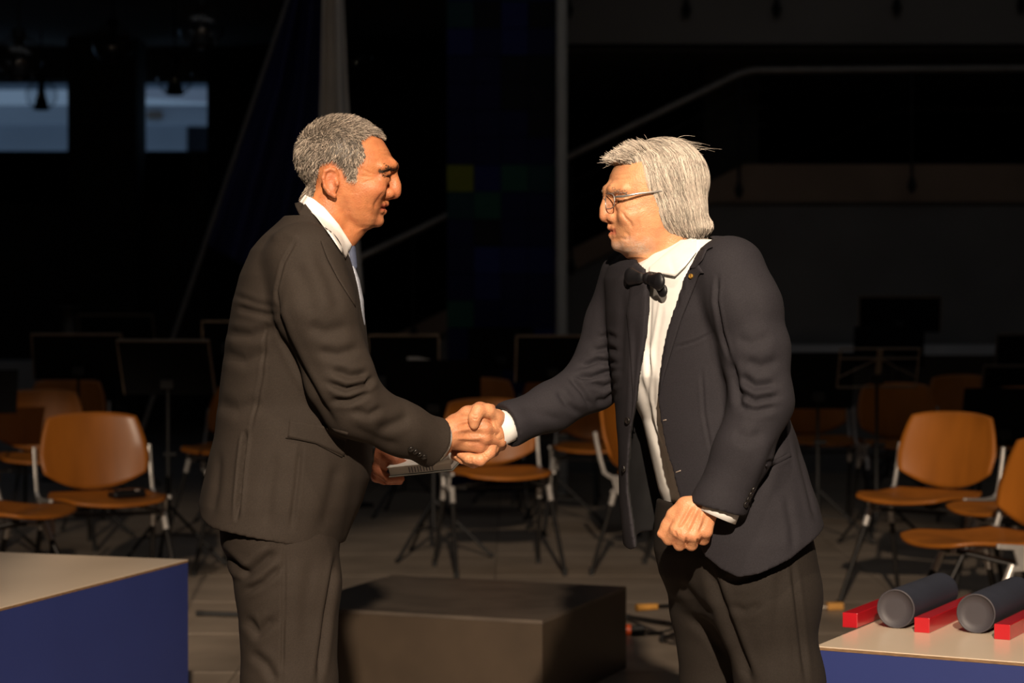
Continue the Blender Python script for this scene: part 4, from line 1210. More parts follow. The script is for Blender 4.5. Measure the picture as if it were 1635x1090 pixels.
def part(name, V, Q, m, parent, base, tone=None, smooth=True):
    me = fast_mesh(name, np.asarray(V) - np.array(base), Q if isinstance(Q, np.ndarray) else [tuple(q) for q in Q], smooth, tone)
    return link(name, me, m, parent)
def eyeballs(parent, base, fr, q, c, r):
    for s in (-1, 1):
        b = MB(); ctr = Vector(fr.v(q(c[0], c[1], c[2] * s))) - Vector(base)
        b.lathe([(r * M * math.sin(a) + 1e-5, r * M * math.cos(a)) for a in np.linspace(0, math.pi, 14)], 20)
        R = Vector(fr.F).to_track_quat('Z', 'Y').to_matrix()
        e = link('eyeball', b.mesh('eyeball'), EYEW, parent, ctr, R.to_euler())
        b = MB(); rr_ = r * 1.01
        b.lathe([(rr_ * M * math.sin(a) + 1e-5, rr_ * M * math.cos(a)) for a in np.linspace(0, .95, 9)], 20); b.build('iris', IRIS, e)
def ring_cuff(parent, base, c, axis, r0, r1, L, m, name='shirt_cuff', flat=1.0):
    axis = Vector(axis).normalized(); a = axis.cross(Vector((0, 1, 0))).normalized(); b_ = axis.cross(a)
    n = 36; V = []; prof = [(r0, 0), (r0 * 1.01, L * .5), (r1, L), (r1 * .93, L), (r0 * .93, 0)]
    c = Vector(c) - Vector(base); f = []
    for (r, t) in prof:
        for k in range(n):
            w = 6.283185 * k / n; V.append(c + axis * t + (a * math.cos(w) + b_ * math.sin(w) * flat) * r)
    for i in range(len(prof)):
        i2 = (i + 1) % len(prof)
        for k in range(n): f.append((i * n + k, i * n + (k + 1) % n, i2 * n + (k + 1) % n, i2 * n + k))
    b = MB(); b.add(V, f, True); return b.build(name, m, parent)
def buttons(parent, base, pts, tree, r, m, name='button'):
    for (x, y) in pts:
        dr = (P(x, y, 1.0) - CAMV).normalized(); h = tree.ray_cast(CAMV, dr)
        if h[0] is None: continue
        n = h[1]; n = -n if n.dot(dr) > 0 else n
        b = MB(); b.lathe([(1e-5, .002), (r * .7, .0022), (r * .9, .0034), (r, .002), (r, -.003), (1e-5, -.003)], 16)
        b.build(name, m, parent, h[0] + n * .001 - Vector(base), n.to_track_quat('Z', 'Y').to_euler())
def finger(f, pts, r, k=.006):
    f.chain([np.array(q) for q in pts], [q * M for q in r], k)
def skin_tone(V, base, knuckles, red, amt=.5, rad=.011):
    t = np.tile(np.array(base), (len(V), 1))
    for c in knuckles:
        w = amt * np.exp(-((V - np.array(c)) ** 2).sum(1) / rad ** 2)
        t = t * (1 - w[:, None]) + np.array(red) * w[:, None]
    return t
def nail(parent, base, c, d, n, w, l, m):
    """finger nail: small curved plate at c, along d, facing n"""
    d = Vector(d).normalized(); n = Vector(n).normalized(); n = (n - d * n.dot(d)).normalized(); a = d.cross(n)
    V = []; F = []; k = 7
    for i in range(6):
        for j in range(k):
            u = i / 5 - .5; v = 2 * j / (k - 1) - 1; ww = w * (1 - .25 * max(0, u) ** 2 * 4)
            V.append(Vector(c) - Vector(base) + d * l * u + a * ww * v * .5 - n * (w * .22 * v * v))
    for i in range(5):
        for j in range(k - 1): F.append((i * k + j, i * k + j + 1, (i + 1) * k + j + 1, (i + 1) * k + j))
    b = MB(); b.add(V, F, True); o = b.build('fingernail', m, parent); o.modifiers.new('t', 'SOLIDIFY').thickness = .0007
    return o
NAIL = mat('fingernail', (.66, .36, .25), .25, var=.06, scale=200)
# ---------------------------------------------------------------- left man
baseL = Vector((Xp(460), Y0, 0.0))
manL = thing('person', 'man with short grey hair in a charcoal suit, holding a white book, shaking hands', 'person', baseL)
frL = Frame(p(545, 270, 0.0), (math.cos(.05), math.sin(.05), 0))
V, Q, tone, qL = head_left()
hV, hQ, hT = hair_left(V, Q, qL)
brL = [brow_strands(qL, ((629, 268, 8), (626, 268.5, 22), (617, 270.5, 36), (607, 274.5, 44)), s, (.085, .062, .045), np.random.default_rng(3), 520, bvh_of(V, Q), 1.5) for s in (-1, 1)]
skinL = [(frL(V), Q, tone)]
part('hair', frL(hV), hQ, HAIRM, manL, baseL, hT)
for bV, bQ, bT in brL: part('eyebrow', frL(bV), bQ, HAIRM, manL, baseL, bT)
for s in (-1, 1):
    bV, bQ, bT = brow_strands(qL, ((622, 281.5, 16), (621, 281, 28), (611, 282.5, 40)), s, (.03, .022, .018), np.random.default_rng(9), 70, bvh_of(V, Q)); part('eyelash', frL(bV), bQ, HAIRM, manL, baseL, bT)

# jacket
def torso_rows_L(off=0):
    R_ = [(345, 455, 520, .085), (360, 440, 538, .125), (378, 420, 550, .165), (400, 402, 556, .190), (440, 386, 567, .203), (480, 375, 577, .205), (520, 367, 583, .2), (580, 358, 590, .195), (640, 350, 594, .19), (700, 341, 596, .195),
          (760, 329, 590, .2), (800, 320, 577, .205), (840, 318, 560, .205), (890, 318, 540, .205)]
    return [(Zp(y), Xp((a + b) / 2), Y0, (b - a) / 2 * M, w) for y, a, b, w in R_]
fj = Field((Xp(300) - .02, Y0 - .33, Zp(885)), (Xp(735) + .02, Y0 + .30, Zp(330) + .02), .0034)
fj.loft(torso_rows_L(), pw=2.25)
ARM_L = [p(486, 418, -.165), p(503, 495, -.205), p(545, 608, -.205), p(566, 648, -.195), p(640, 684, -.13), p(704, 711, -.065), p(740, 725, -.04)]
fa = fj.like(); fa.chain(ARM_L, [.079, .077, .066, .060, .0515, .0485, .047], k=.022)
ARM_LF = [p(486, 426, .155), p(490, 520, .195), p(505, 640, .21), p(555, 706, .19), p(588, 722, .17)]
fj.chain(ARM_LF, [.073, .07, .06, .05, .044], k=.02)
# hem line, cuff plane, hollow below
r = tuple(slice(0, n) for n in fj.n); X_, Y_, Z_ = fj.grid(r)
hem = np.interp(X_[:, 0, 0], [Xp(q) for q in (300, 314, 334, 350, 480, 550, 610)], [Zp(q) for q in (786, 798, 820, 829, 853, 863, 830)])[:, None, None]
armz = Zp(790)
fj.F = np.maximum(fj.F, np.where(X_ < Xp(605), hem - Z_, -1)).astype(np.float32)
fi = fj.like()
fi.loft(torso_rows_L(), pw=2.25, off=-.010)
fj.F = np.maximum(fj.F, np.where(Z_ < hem + .05, -fi.F, -1)).astype(np.float32)
cuffA = (Vector(p(704, 711, -.065)) - Vector(p(640, 684, -.13))).normalized()
cuffC = p(693, 705, -.075)
fa.halfspace(cuffC, cuffA)
fa.cap(cuffC - cuffA * .03, cuffC + cuffA * .05, .043, .043, op='sub')
fj.comb(r, fa.F, .014, 'add')
V, Q = fj.mesh(2)
V = rumple(V, Q, .0011, .16, 1)
SJL = [([(378, 490), (404, 497), (440, 505)], 5, 1.8), ([(372, 470), (410, 485), (442, 492)], 5, 1.0), ([(360, 530), (400, 535), (446, 520)], 7, 2.0),
       ([(442, 470), (440, 500), (455, 540), (480, 590), (508, 640), (535, 678)], 6, 3.2),
       ([(472, 384), (452, 420), (441, 465), (442, 500)], 2.2, 1.5),
       ([(392, 690), (386, 740), (378, 828)], 3.0, 5.0), ([(425, 520), (418, 600), (400, 690)], 2.5, 1.0),
       ([(480, 708), (474, 770), (465, 845)], 4, 1.5), ([(350, 560), (390, 575), (430, 560)], 9, 1.8), ([(345, 640), (380, 655), (420, 640)], 10, 1.6),
       ([(530, 590), (560, 600), (590, 596)], 6, 3.0, (-.4, -.1)), ([(520, 610), (552, 622), (585, 614), (598, 600)], 5, 3.4, (-.4, -.1)), ([(528, 640), (560, 640), (592, 626)], 5, 2.6, (-.4, -.1)),
       ([(506, 560), (540, 566), (575, 556)], 8, 2.0, (-.4, -.1)), ([(490, 520), (520, 530), (560, 520)], 10, 1.6, (-.4, -.1)), ([(560, 655), (590, 662), (612, 650)], 6, 1.8, (-.4, -.05)),
       ([(600, 690), (630, 676), (655, 664)], 8, 1.8, (-.4, -.05)), ([(560, 680), (600, 700), (640, 712)], 7, 1.2, (-.4, -.05)), ([(470, 420), (490, 460), (500, 510)], 12, 1.5), ([(505, 400), (530, 450), (545, 500)], 10, 1.4),
       ([(430, 380), (455, 372), (480, 380)], 8, -1.2), ([(540, 740), (530, 790), (515, 850)], 10, 1.8), ([(440, 720), (430, 780), (425, 840)], 9, 1.3), ([(350, 720), (346, 780), (338, 820)], 6, 1.4)]
V = strokes(V, Q, SJL)
tJL = bvh_of(V, Q)
jacketL = part('jacket', V, Q, SUIT_L, manL, baseL)
# pocket flap, welt seam, cuff buttons, collar
v, f = drape([(460, 694), (505, 702), (552, 722)], [(456, 699), (500, 706), (546, 730)], 20, 4, [tJL], .0035, .006); part('pocket_welt', v, f, SUIT_L, jacketL, baseL)
v, f = drape([(462, 670), (510, 678), (556, 690)], [(459, 698), (505, 708), (550, 728)], 24, 8, [tJL], .0045, .008); part('pocket_flap', v, f, SUIT_L, jacketL, baseL)
buttons(jacketL, baseL, [(656, 716), (663, 720), (670, 724), (677, 728)], tJL, .0062, BTN, 'cuff_button')
nC = Vector(p(522, 356)); E1 = Vector((.64, .06, -.75)).normalized(); E2 = Vector((0, 1, 0)); DN = Vector((-.76, 0, -.65)).normalized()
def collar_ring(C, e1, e2, dn, half, lat, hfun, flare, rows, n=64, grow=0.0, t0=0, t1=6.283185):
    V = []; F = []
    for i in range(rows):
        s = i / (rows - 1)
        for k in range(n):
            th = t0 + (t1 - t0) * k / (n - 1)
            cx, sy = math.cos(th), math.sin(th); h = hfun(th) * s
            V.append(C + e1 * (half + grow + flare * s * s) * cx + e2 * (lat + grow + flare * s * s) * sy + dn * h)
    for i in range(rows - 1):
        for k in range(n - 1): F.append((i * n + k, i * n + k + 1, (i + 1) * n + k + 1, (i + 1) * n + k))
    return V, F
hf = lambda th: M * (9 + 16 * (.5 + .5 * math.cos(th)) ** .8)
tNL = bvh_of(*skinL[0][:2])
v, f = collar_ring(nC, E1, E2, DN, 42 * M, 46 * M, lambda th: M * 14, .001, 4, t0=0.15, t1=2.6)
o = part('shirt_collar', np.array(v), f, SHIRT, manL, baseL); o.modifiers.new('t', 'SOLIDIFY').thickness = .003
hf2 = lambda th: M * (20 + 18 * (.5 - .5 * math.cos(th)))
v, f = drape([(487, 311), (500, 317), (517, 330), (541, 358), (562, 391)], [(479, 322), (490, 332), (505, 346), (528, 377), (552, 413)], 30, 9, [tNL, tJL], lambda u, w: .007 + .009 * w, .004)
part('collar_wing', v, f, SHIRT, o, baseL)
v, f = collar_ring(nC + DN * .006, E1, E2, DN, 49 * M, 54 * M, lambda th: M * (24 - 9 * max(0, -math.cos(th))) * min(1, abs(math.sin(th / 2)) * 1.3), .006, 7, t0=1.35, t1=6.283 - 1.35)
o = part('jacket_collar', np.array(v), f, SUIT_L, jacketL, baseL); o.modifiers.new('t', 'SOLIDIFY').thickness = .005
v, f = drape([(530, 376), (545, 402), (558, 430), (570, 462)], [(512, 384), (522, 412), (540, 446), (568, 490)], 24, 8, [tJL], .005, .006)
part('lapel', v, f, SUIT_L, jacketL, baseL)
# shirt front and tie
fs = Field((Xp(440), Y0 - .15, Zp(520)), (Xp(600), Y0 + .15, Zp(380)), .004)
fs.loft([(Zp(392), Xp(515), Y0, 42 * M, .062), (Zp(410), Xp(508), Y0, 52 * M, .085), (Zp(440), Xp(500), Y0, 66 * M, .12), (Zp(515), Xp(490), Y0, 78 * M, .14)])
V, Q = fs.mesh(1); part('shirt', V, Q, SHIRT, manL, baseL)
TIE1 = mat('slate_blue_tie', (.085, .105, .17), .5, var=.2, scale=180, bump=.15, bscale=500); TIE2 = mat('pale_blue_tie', (.34, .37, .44), .5, var=.25, scale=220, bump=.15, bscale=500)
ft = Field((Xp(540), Y0 - .06, Zp(520)), (Xp(600), Y0 + .05, Zp(385)), .0016)
ft.cap(p(559, 399, -.004), p(564, 424, -.004), .016, .011, sq=((1, 0, .2), 1.3)); V, Q = ft.mesh(2); tie = part('tie', V, Q, TIE1, manL, baseL)
ft = Field((Xp(540), Y0 - .06, Zp(520)), (Xp(600), Y0 + .05, Zp(385)), .0016)
ft.chain([p(564, 427, -.006), p(570, 450, -.010), p(574.5, 478, -.010), p(576, 510, -.01)], [.010, .016, .020, .022], sq=((1, 0, .2), 2.6)); V, Q = ft.mesh(2)
part('tie_blade', V, Q, TIE2, tie, baseL)

# trousers
def legs(name, near, far, hips, m, parent, base, lo, hi, S, h=.0042):
    f = Field(lo, hi, h)
    f.loft(hips, pw=2.3)
    for ch in (near, far): f.chain([q[0] for q in ch], [q[1] for q in ch], k=.02)
    f.halfspace((0, 0, .035), (0, 0, -1))
    V, Q = f.mesh(2); V = strokes(V, Q, S); return part(name, V, Q, m, parent, base), V, Q
STL = [([(350, 880), (378, 905), (395, 915)], 6, 3.5), ([(385, 925), (410, 905), (440, 880)], 7, 3.5), ([(390, 945), (420, 930), (448, 905)], 5, 2.2), ([(392, 985), (412, 1010), (440, 985)], 7, 2.6), ([(400, 1040), (425, 1060), (442, 1090)], 7, 2.0),
       ([(455, 868), (453, 960), (450, 1090)], 2.6, 1.6), ([(540, 880), (522, 980), (508, 1090)], 5, 4.0), ([(500, 890), (490, 960), (488, 1040)], 12, 1.5)]
legs('trousers', [(p(452, 850, -.085), .110), (p(460, 930, -.09), .104), (p(462, 1090, -.10), .094), (p(456, 1260, -.10), .082), (p(450, 1515, -.10), .074)],
     [(p(455, 850, .085), .108), (p(462, 940, .09), .100), (p(470, 1090, .10), .088), (p(474, 1260, .10), .08), (p(476, 1515, .10), .074)],
     [(Zp(900), Xp(452), Y0, 86 * M, .18), (Zp(860), Xp(448), Y0, 94 * M, .19), (Zp(800), Xp(450), Y0, 100 * M, .19), (Zp(740), Xp(455), Y0, 100 * M, .17)], SUIT_L, manL, baseL,
     (Xp(300), Y0 - .24, -.01), (Xp(600), Y0 + .24, Zp(735)), STL)
def shoe(parent, base, x, y, ang):
    f = Field((-.14, -.08, -.005), (.22, .08, .13), .005)
    f.cap((-.05, 0, .04), (.13, 0, .032), .043, .040, k=.01); f.ell((.02, 0, .055), (.09, .045, .05), k=.02); f.cap((-.05, 0, .05), (-.05, 0, .11), .042, .045, k=.02)
    f.halfspace((0, 0, 0), (0, 0, -1)); V, Q = f.mesh(2)
    c, s = math.cos(ang), math.sin(ang); R = np.array([[c, -s, 0], [s, c, 0], [0, 0, 1]])
    V = V @ R.T + np.array([x, y, 0.0]); V[:, 2] = np.maximum(V[:, 2], .0005)
    return part('shoe', V, Q, SHOE, parent, base)
shoe(manL, baseL, Xp(452), Y0 - .105, 0.05); shoe(manL, baseL, Xp(476), Y0 + .11, 0.05)

# right hand of the left man (back of the hand to the camera)
CL = [.56, .255, .125]; RL = [.55, .18, .085]
fh = Field((Xp(690), Y0 - .12, Zp(770)), (Xp(815), Y0 + .09, Zp(630)), .0016)
wr_ = p(712, 694, -.052)
fh.cap(p(690, 704, -.062), p(722, 690, -.045), .030, .030, sq=((0, 1, 0), 1.15))
KN = [p(768, 670, -.032), p(775, 684, -.036), p(774, 699, -.034), p(766, 713, -.028)]
for i, (kn, ws) in enumerate(zip(KN, (p(724, 677, -.040), p(724, 686, -.044), p(724, 697, -.042), p(724, 706, -.036)))):
    fh.cap(ws, kn, .015, .0125, k=.010)
fh.ell(p(748, 692, -.026), (.030, .016, .028), k=.01)
F1 = [[KN[0], p(797, 676, .002), p(797, 686, .036), p(784, 690, .046)], [KN[1], p(802, 691, .0), p(803, 699, .036), p(787, 703, .048)], [KN[2], p(799, 705, .0), p(800, 711, .034), p(784, 714, .044)], [KN[3], p(787, 716, .0), p(788, 721, .030), p(775, 722, .038)]]
for c in F1: finger(fh, c, [9.6, 8.6, 7.8, 6.8])
finger(fh, [p(728, 672, -.03), p(746, 660, -.012), p(766, 652, .012), p(784, 652, .026)], [12, 10.5, 9, 7.6], .012)   # thumb passes over to the far side
V, Q = fh.mesh(2)
V = strokes(V, Q, [([(728, 676), (750, 672), (768, 670)], 2.5, -.7), ([(728, 688), (752, 684), (772, 684)], 2.5, -.8), ([(728, 700), (752, 700), (772, 699)], 2.5, -.7), ([(738, 677), (765, 677)], 2.6, .7), ([(740, 692), (770, 692)], 2.6, .7), ([(740, 706), (768, 707)], 2.4, .6)])
skinL.append((V, Q, skin_tone(V, CL, KN, RL)))
ring_cuff(manL, baseL, cuffC - cuffA * .015, cuffA, .0405, .0415, .027, SHIRT)
# left hand of the left man holding the book
fh = Field((Xp(560), Y0 + .05, Zp(785)), (Xp(670), Y0 + .24, Zp(680)), .0016)
D = .15
fh.cap(p(575, 716, D + .012), p(604, 722, D), .026, .027, sq=((0, 1, 0), 1.1))
fh.ell(p(609, 724, D), (.024, .020, .024), k=.01)
for a, b_ in (((600, 712), (622, 716)), ((600, 722), (620, 730)), ((598, 733), (612, 744))): fh.cap(p(*a, D), p(*b_, D), .013, .012, k=.01)
finger(fh, [p(606, 712, D - .012), p(622, 726, D - .024), p(633, 736, D - .026), p(645, 740.5, D - .024)], [10.5, 9.2, 8.8, 7.4], .008)     # thumb on the cover
finger(fh, [p(614, 708, D + .012), p(634, 716, D + .02), p(650, 727, D + .02), p(657, 734, D + .018)], [8.6, 8, 7.2, 6.2], .004)
finger(fh, [p(598, 738, D - .004), p(603, 752, D - .006), p(620, 764, D - .004), p(640, 764, D + .006)], [9.6, 8.4, 7.2, 6.6], .004)
finger(fh, [p(596, 744, D + .012), p(601, 760, D + .012), p(618, 769, D + .014), p(638, 768, D + .02)], [9, 8, 7, 6.4], .004)
finger(fh, [p(594, 746, D + .028), p(600, 762, D + .03), p(618, 769, D + .034), p(636, 768, D + .04)], [8.6, 7.6, 6.8, 6], .004)
V, Q = fh.mesh(2)
skinL.append((V, Q, skin_tone(V, [.54, .21, .115], [p(622, 726, D - .024), p(603, 752, D)], [.52, .15, .09])))
ring_cuff(manL, baseL, p(580, 718, D + .012), Vector(p(604, 722, D)) - Vector(p(575, 716, D + .012)), .034, .034, .016, SHIRT)
b = MB(); 
ring_cuff(manL, baseL, p(598, 720.5, D + .003), Vector(p(604, 722, D)) - Vector(p(575, 716, D + .012)), .0285, .0285, .010, mat('black_watch_strap', (.012, .012, .012), .4, var=.2, scale=60), 'watch_strap')
# hidden body under the clothes closes the figure
def hidden_body(rows, off, arms, legs_, lo, hi, neck):
    f = Field(lo, hi, .012); f.loft(rows, off=off, pw=2.2)
    for ch, r_ in arms: f.chain(ch, r_, k=.02)
    for ch, r_ in legs_: f.chain(ch, r_, k=.02)
    f.cap(*neck, k=.02)
    return f.mesh(2)
V, Q = hidden_body(torso_rows_L()[:-2], -.035, [(ARM_L[:-1], [.045, .045, .04, .036, .031, .027]), (ARM_LF, [.045, .045, .04, .034, .026])],
                   [([p(452, 850, -.085), p(462, 1090, -.10), p(450, 1495, -.10)], [.075, .055, .042]), ([p(455, 850, .085), p(470, 1090, .10), p(476, 1495, .10)], [.075, .055, .042])],
                   (Xp(300), Y0 - .32, 0.0), (Xp(740), Y0 + .30, Zp(300)), (p(520, 370), p(505, 420), .05, .05))
skinL.append((V, Q, np.tile(np.array(CL), (len(V), 1))))
V, Q, T_ = merge(skinL)
bodyL = part('body', V, Q, SKIN_L, manL, baseL, T_)
eyeballs(bodyL, baseL, frL, qL, (608.5, 283.5, 27), 10.4)

# the book he holds
BOOKP = mat('book_pages', (.84, .81, .78), .7, var=.10, scale=8, stretch=(1, 1, 60)); BOOKC = mat('book_cover_white', (.90, .88, .86), .45, var=.05, scale=6); INK = mat('printed_ink', (.16, .15, .17), .7, var=.2, scale=50)
bc = p(621, 762.5, .11); bd_ = p(723, 752, .06)
ux = (Vector(bd_) - Vector(bc)); Lb = ux.length; ux.normalize(); uy = Vector((.38, .92, .30)); uy = (uy - ux * uy.dot(ux)).normalized(); uz = ux.cross(uy); uz = uz if uz.z > 0 else -uz
tB = thing('book', 'thick white book held in the left man\'s left hand below the handshake', 'book', bc)
Rb = Matrix((ux, uy, uz)).transposed(); TH = .021; DP = .105
b = MB(); b.box(Rb @ Vector((Lb / 2, DP / 2, .0012)), (Lb, DP, .0024), Rb, bev=.0006); b.build('back_cover', mat('book_cover_grey', (.30, .30, .28), .5, var=.1, scale=10), tB)
b = MB(); b.box(Rb @ Vector((Lb / 2 , DP / 2 + .001, .0125)), (Lb - .004, DP - .004, TH - .003), Rb, bev=.0008); b.build('page_block', BOOKP, tB)
# cover sheet lifting at the right end
vs = []; fs_ = []; n1, n2 = 22, 6
for i in range(n1):
    for j in range(n2):
        u = i / (n1 - 1); w = j / (n2 - 1); lift = .020 * max(0, (u - .72) / .28) ** 1.3
        vs.append(Rb @ Vector((Lb * u, DP * w, TH + .0006 + lift)))
for i in range(n1 - 1):
    for j in range(n2 - 1): k = i * n2 + j; fs_.append((k, k + n2, k + n2 + 1, k + 1))
b = MB(); b.add(vs, fs_, True); o = b.build('front_cover', BOOKC, tB); o.modifiers.new('t', 'SOLIDIFY').thickness = .0012
vs = []; fs_ = []
for i in range(n1):
    u = .70 + .30 * i / (n1 - 1); lift = .020 * max(0, (u - .72) / .28) ** 1.3
    vs += [Rb @ Vector((Lb * u, .0008, TH - .003)), Rb @ Vector((Lb * u, .0008, TH + lift))]
for i in range(n1 - 1): fs_.append((2 * i, 2 * i + 2, 2 * i + 3, 2 * i + 1))
b = MB(); b.add(vs, fs_, True); o = b.build('loose_pages', BOOKP, tB); o.modifiers.new('t', 'SOLIDIFY').thickness = .02; o.modifiers['t'].offset = 1 if uy.y > 0 else -1
b = MB()
for k in range(9): b.box(Rb @ Vector((Lb * (.34 + .045 * k), -.0002 + .0008, .0125)), (.0022, .0008, .012), Rb)
b.build('spine_print', INK, tB)
b = MB()
for k in range(6): b.box(Rb @ Vector((Lb * .50, .02 + .012 * k, TH + .0016)), (Lb * .34, .0016, .0004), Rb)
b.build('cover_print', INK, tB)
# ---------------------------------------------------------------- right man
baseR = Vector((Xp(1195), Y0, 0.0))
manR = thing('person', 'man with long white hair, glasses and bow tie in an open dark jacket, shaking hands', 'person', baseR)
YAW = math.radians(35)
FB = Vector((-math.cos(YAW), -math.sin(YAW), 0)); LB_ = Vector((math.sin(YAW), -math.cos(YAW), 0)); UP = Vector((0, 0, 1))
frR = Frame(p(1055, 310, 0.0), (-math.cos(.16), -math.sin(.16), 0))
V, Q, tone, qR = head_right()
hV, hQ, hT = hair_right(qR)
brR = [brow_strands(qR, ((967, 307, 8), (971, 305, 24), (981, 306, 38), (990, 310, 45)), s, (.42, .36, .29), np.random.default_rng(5), 60, bvh_of(V, Q)) for s in (-1, 1)]
skinR = [(frR(V), Q, tone)]
part('hair', frR(hV), hQ, HAIRM, manR, baseR, hT)
for bV, bQ, bT in brR: part('eyebrow', frR(bV), bQ, HAIRM, manR, baseR, bT)

# glasses
GLF = mat('glasses_metal', (.42, .40, .38), .3, .7, var=.1, scale=100); LENS = glass_mat('lens_glass', (.97, .97, .97), .8)
gl = bpy.data.objects.new('glasses', None); COL.objects.link(gl); gl.parent = manR; gl.location = frR.v(qR(966, 320)) - baseR
gb = Vector(baseR) + gl.location
def gv(*a): return frR.v(qR(*a)) - gb
for s in (-1, 1):
    loop = []
    for k in range(25):
        w = 6.283185 * k / 24; cy = 25 + 17 * math.copysign(abs(math.cos(w)) ** .7, math.cos(w)); cz = 323 - 12 * math.copysign(abs(math.sin(w)) ** .7, math.sin(w))
        cx = 963.5 + .0065 * max(0, cy - 8) ** 2
        loop.append(gv(cx, cz, cy * s))
    b = MB(); b.tube(loop, .0011, 8, cap=False); b.build('rim', GLF, gl)
    c = sum(loop[:-1], Vector()) / 24; b = MB(); b.add([c] + loop[:-1], [(0, 1 + k, 1 + (k + 1) % 24) for k in range(24)], True); b.build('lens', LENS, gl)
    b = MB(); b.tube([gv(972.5, 317, 42 * s), gv(975, 316.5, 49 * s), gv(982, 316.5, 57 * s), gv(1000, 313, 61 * s), gv(1040, 308, 63 * s), gv(1062, 312, 61 * s)], [.0019, .0026, .0026, .0022, .0018, .0014], 8); b.build('temple_arm', GLF, gl)
    b = MB(); b.tube([gv(968, 328, 9 * s), gv(971, 331, 9.5 * s)], .0025, 8); b.build('nose_pad', LENS, gl)
b = MB(); b.tube([gv(963.5, 320, -8), gv(961.5, 318, -3), gv(961.5, 318, 3), gv(963.5, 320, 8)], .0012, 8); b.build('bridge', GLF, gl)

# torso sections: (photo row, centre column, half depth, half width)
TR = [(378, 1104, .060, .080), (392, 1098, .078, .125), (408, 1092, .098, .168), (425, 1090, .112, .192), (445, 1090, .120, .202), (500, 1098, .131, .204), (560, 1104, .135, .201), (600, 1108, .138, .200), (650, 1117, .143, .202), (700, 1128, .152, .209),
      (750, 1137, .159, .220), (800, 1146, .165, .232), (850, 1154, .170, .240), (920, 1162, .172, .243)]
def rowsR(sub=0, dx=0.0): return [(Zp(y), Xp(c) + dx, Y0, a - sub, w - sub) for y, c, a, w in TR]
fj = Field((Xp(785) - .02, Y0 - .36, Zp(922)), (Xp(1325) + .03, Y0 + .30, Zp(372) + .01), .0036)
fj.loft(rowsR(), pw=2.25, fwd=(FB.x, FB.y))
fi = fj.like(); fi.loft(rowsR(), pw=2.25, fwd=(FB.x, FB.y), off=-.010, zcap=False)
NS = [p(1164, 436, -.145), p(1188, 490, -.180), p(1206, 560, -.195), p(1216, 640, -.21), p(1186, 720, -.235), p(1148, 806, -.235), p(1128, 848, -.235)]
fa = fj.like(); fa.chain(NS, [.0745, .0715, .066, .061, .056, .052, .051], k=.020)
FS = [p(1010, 446, .135), p(985, 520, .16), p(946, 610, .15), p(880, 650, .085), p(812, 678, .03), p(770, 694, .0)]
fc = fj.like(); fc.chain(FS, [.070, .066, .057, .049, .043, .042], k=.020)
r = tuple(slice(0, n) for n in fj.n); X_, Y_, Z_ = fj.grid(r)
# hollow, front opening, hem
fj.F = np.maximum(fj.F, np.where(X_ > Xp(960), -fi.F, -1)).astype(np.float32)
zs = [Zp(y) for y in (920, 870, 785, 760, 700, 637, 627, 565, 530, 458, 430, 400, 370)]
tN = {920: .175, 870: .118, 785: .074, 760: .066, 700: .047, 637: .042, 627: .043, 565: .062, 530: .078, 458: .118, 430: .130, 400: .142, 370: .15}
tF = {920: -.085, 870: -.092, 785: -.105, 760: -.10, 700: -.072, 637: -.034, 627: -.028, 565: .004, 530: .02, 458: .034, 430: .012, 400: -.08, 370: -.15}
cxz = np.interp(Z_[0, 0], *zip(*sorted((Zp(y), Xp(c)) for y, c, _, _ in TR)))[None, None]
aN = np.interp(Z_[0, 0], zs, list(tN.values()))[None, None]; aF = np.interp(Z_[0, 0], zs, list(tF.values()))[None, None]
fw = (X_ - cxz) * FB.x + (Y_ - Y0) * FB.y; la = (X_ - cxz) * LB_.x + (Y_ - Y0) * LB_.y
wedge = np.maximum(np.maximum(.015 - fw, la - aN), aF - la)
fj.F = np.maximum(fj.F, -wedge).astype(np.float32)
hem = np.interp(X_[:, 0, 0], [Xp(q, -.1) for q in (985, 1010, 1035, 1100, 1125, 1142, 1170, 1200, 1255, 1308, 1330)], [Zp(q, -.1) for q in (882, 888, 872, 872, 884, 898, 911, 905, 880, 845, 832)])[:, None, None]
fj.F = np.maximum(fj.F, hem - Z_).astype(np.float32)
cA = (Vector(NS[5]) - Vector(NS[4])).normalized(); cN = (cA + Vector((.20, 0, .12))).normalized(); cC = p(1147, 812, -.235)
fa.halfspace(cC, cN)
fa.cap(cC - cA * .035, cC + cA * .05, .0445, .0445, op='sub')
dA = (Vector(FS[4]) - Vector(FS[3])).normalized(); dC = p(809, 680, .028)
fc.halfspace(dC, dA)
fc.cap(dC - dA * .03, dC + dA * .05, .0365, .0365, op='sub')
fj.comb(r, fa.F, .012, 'add'); fj.comb(r, fc.F, .014, 'add')
V, Q = fj.mesh(2)
V = rumple(V, Q, .0009, .16, 2)
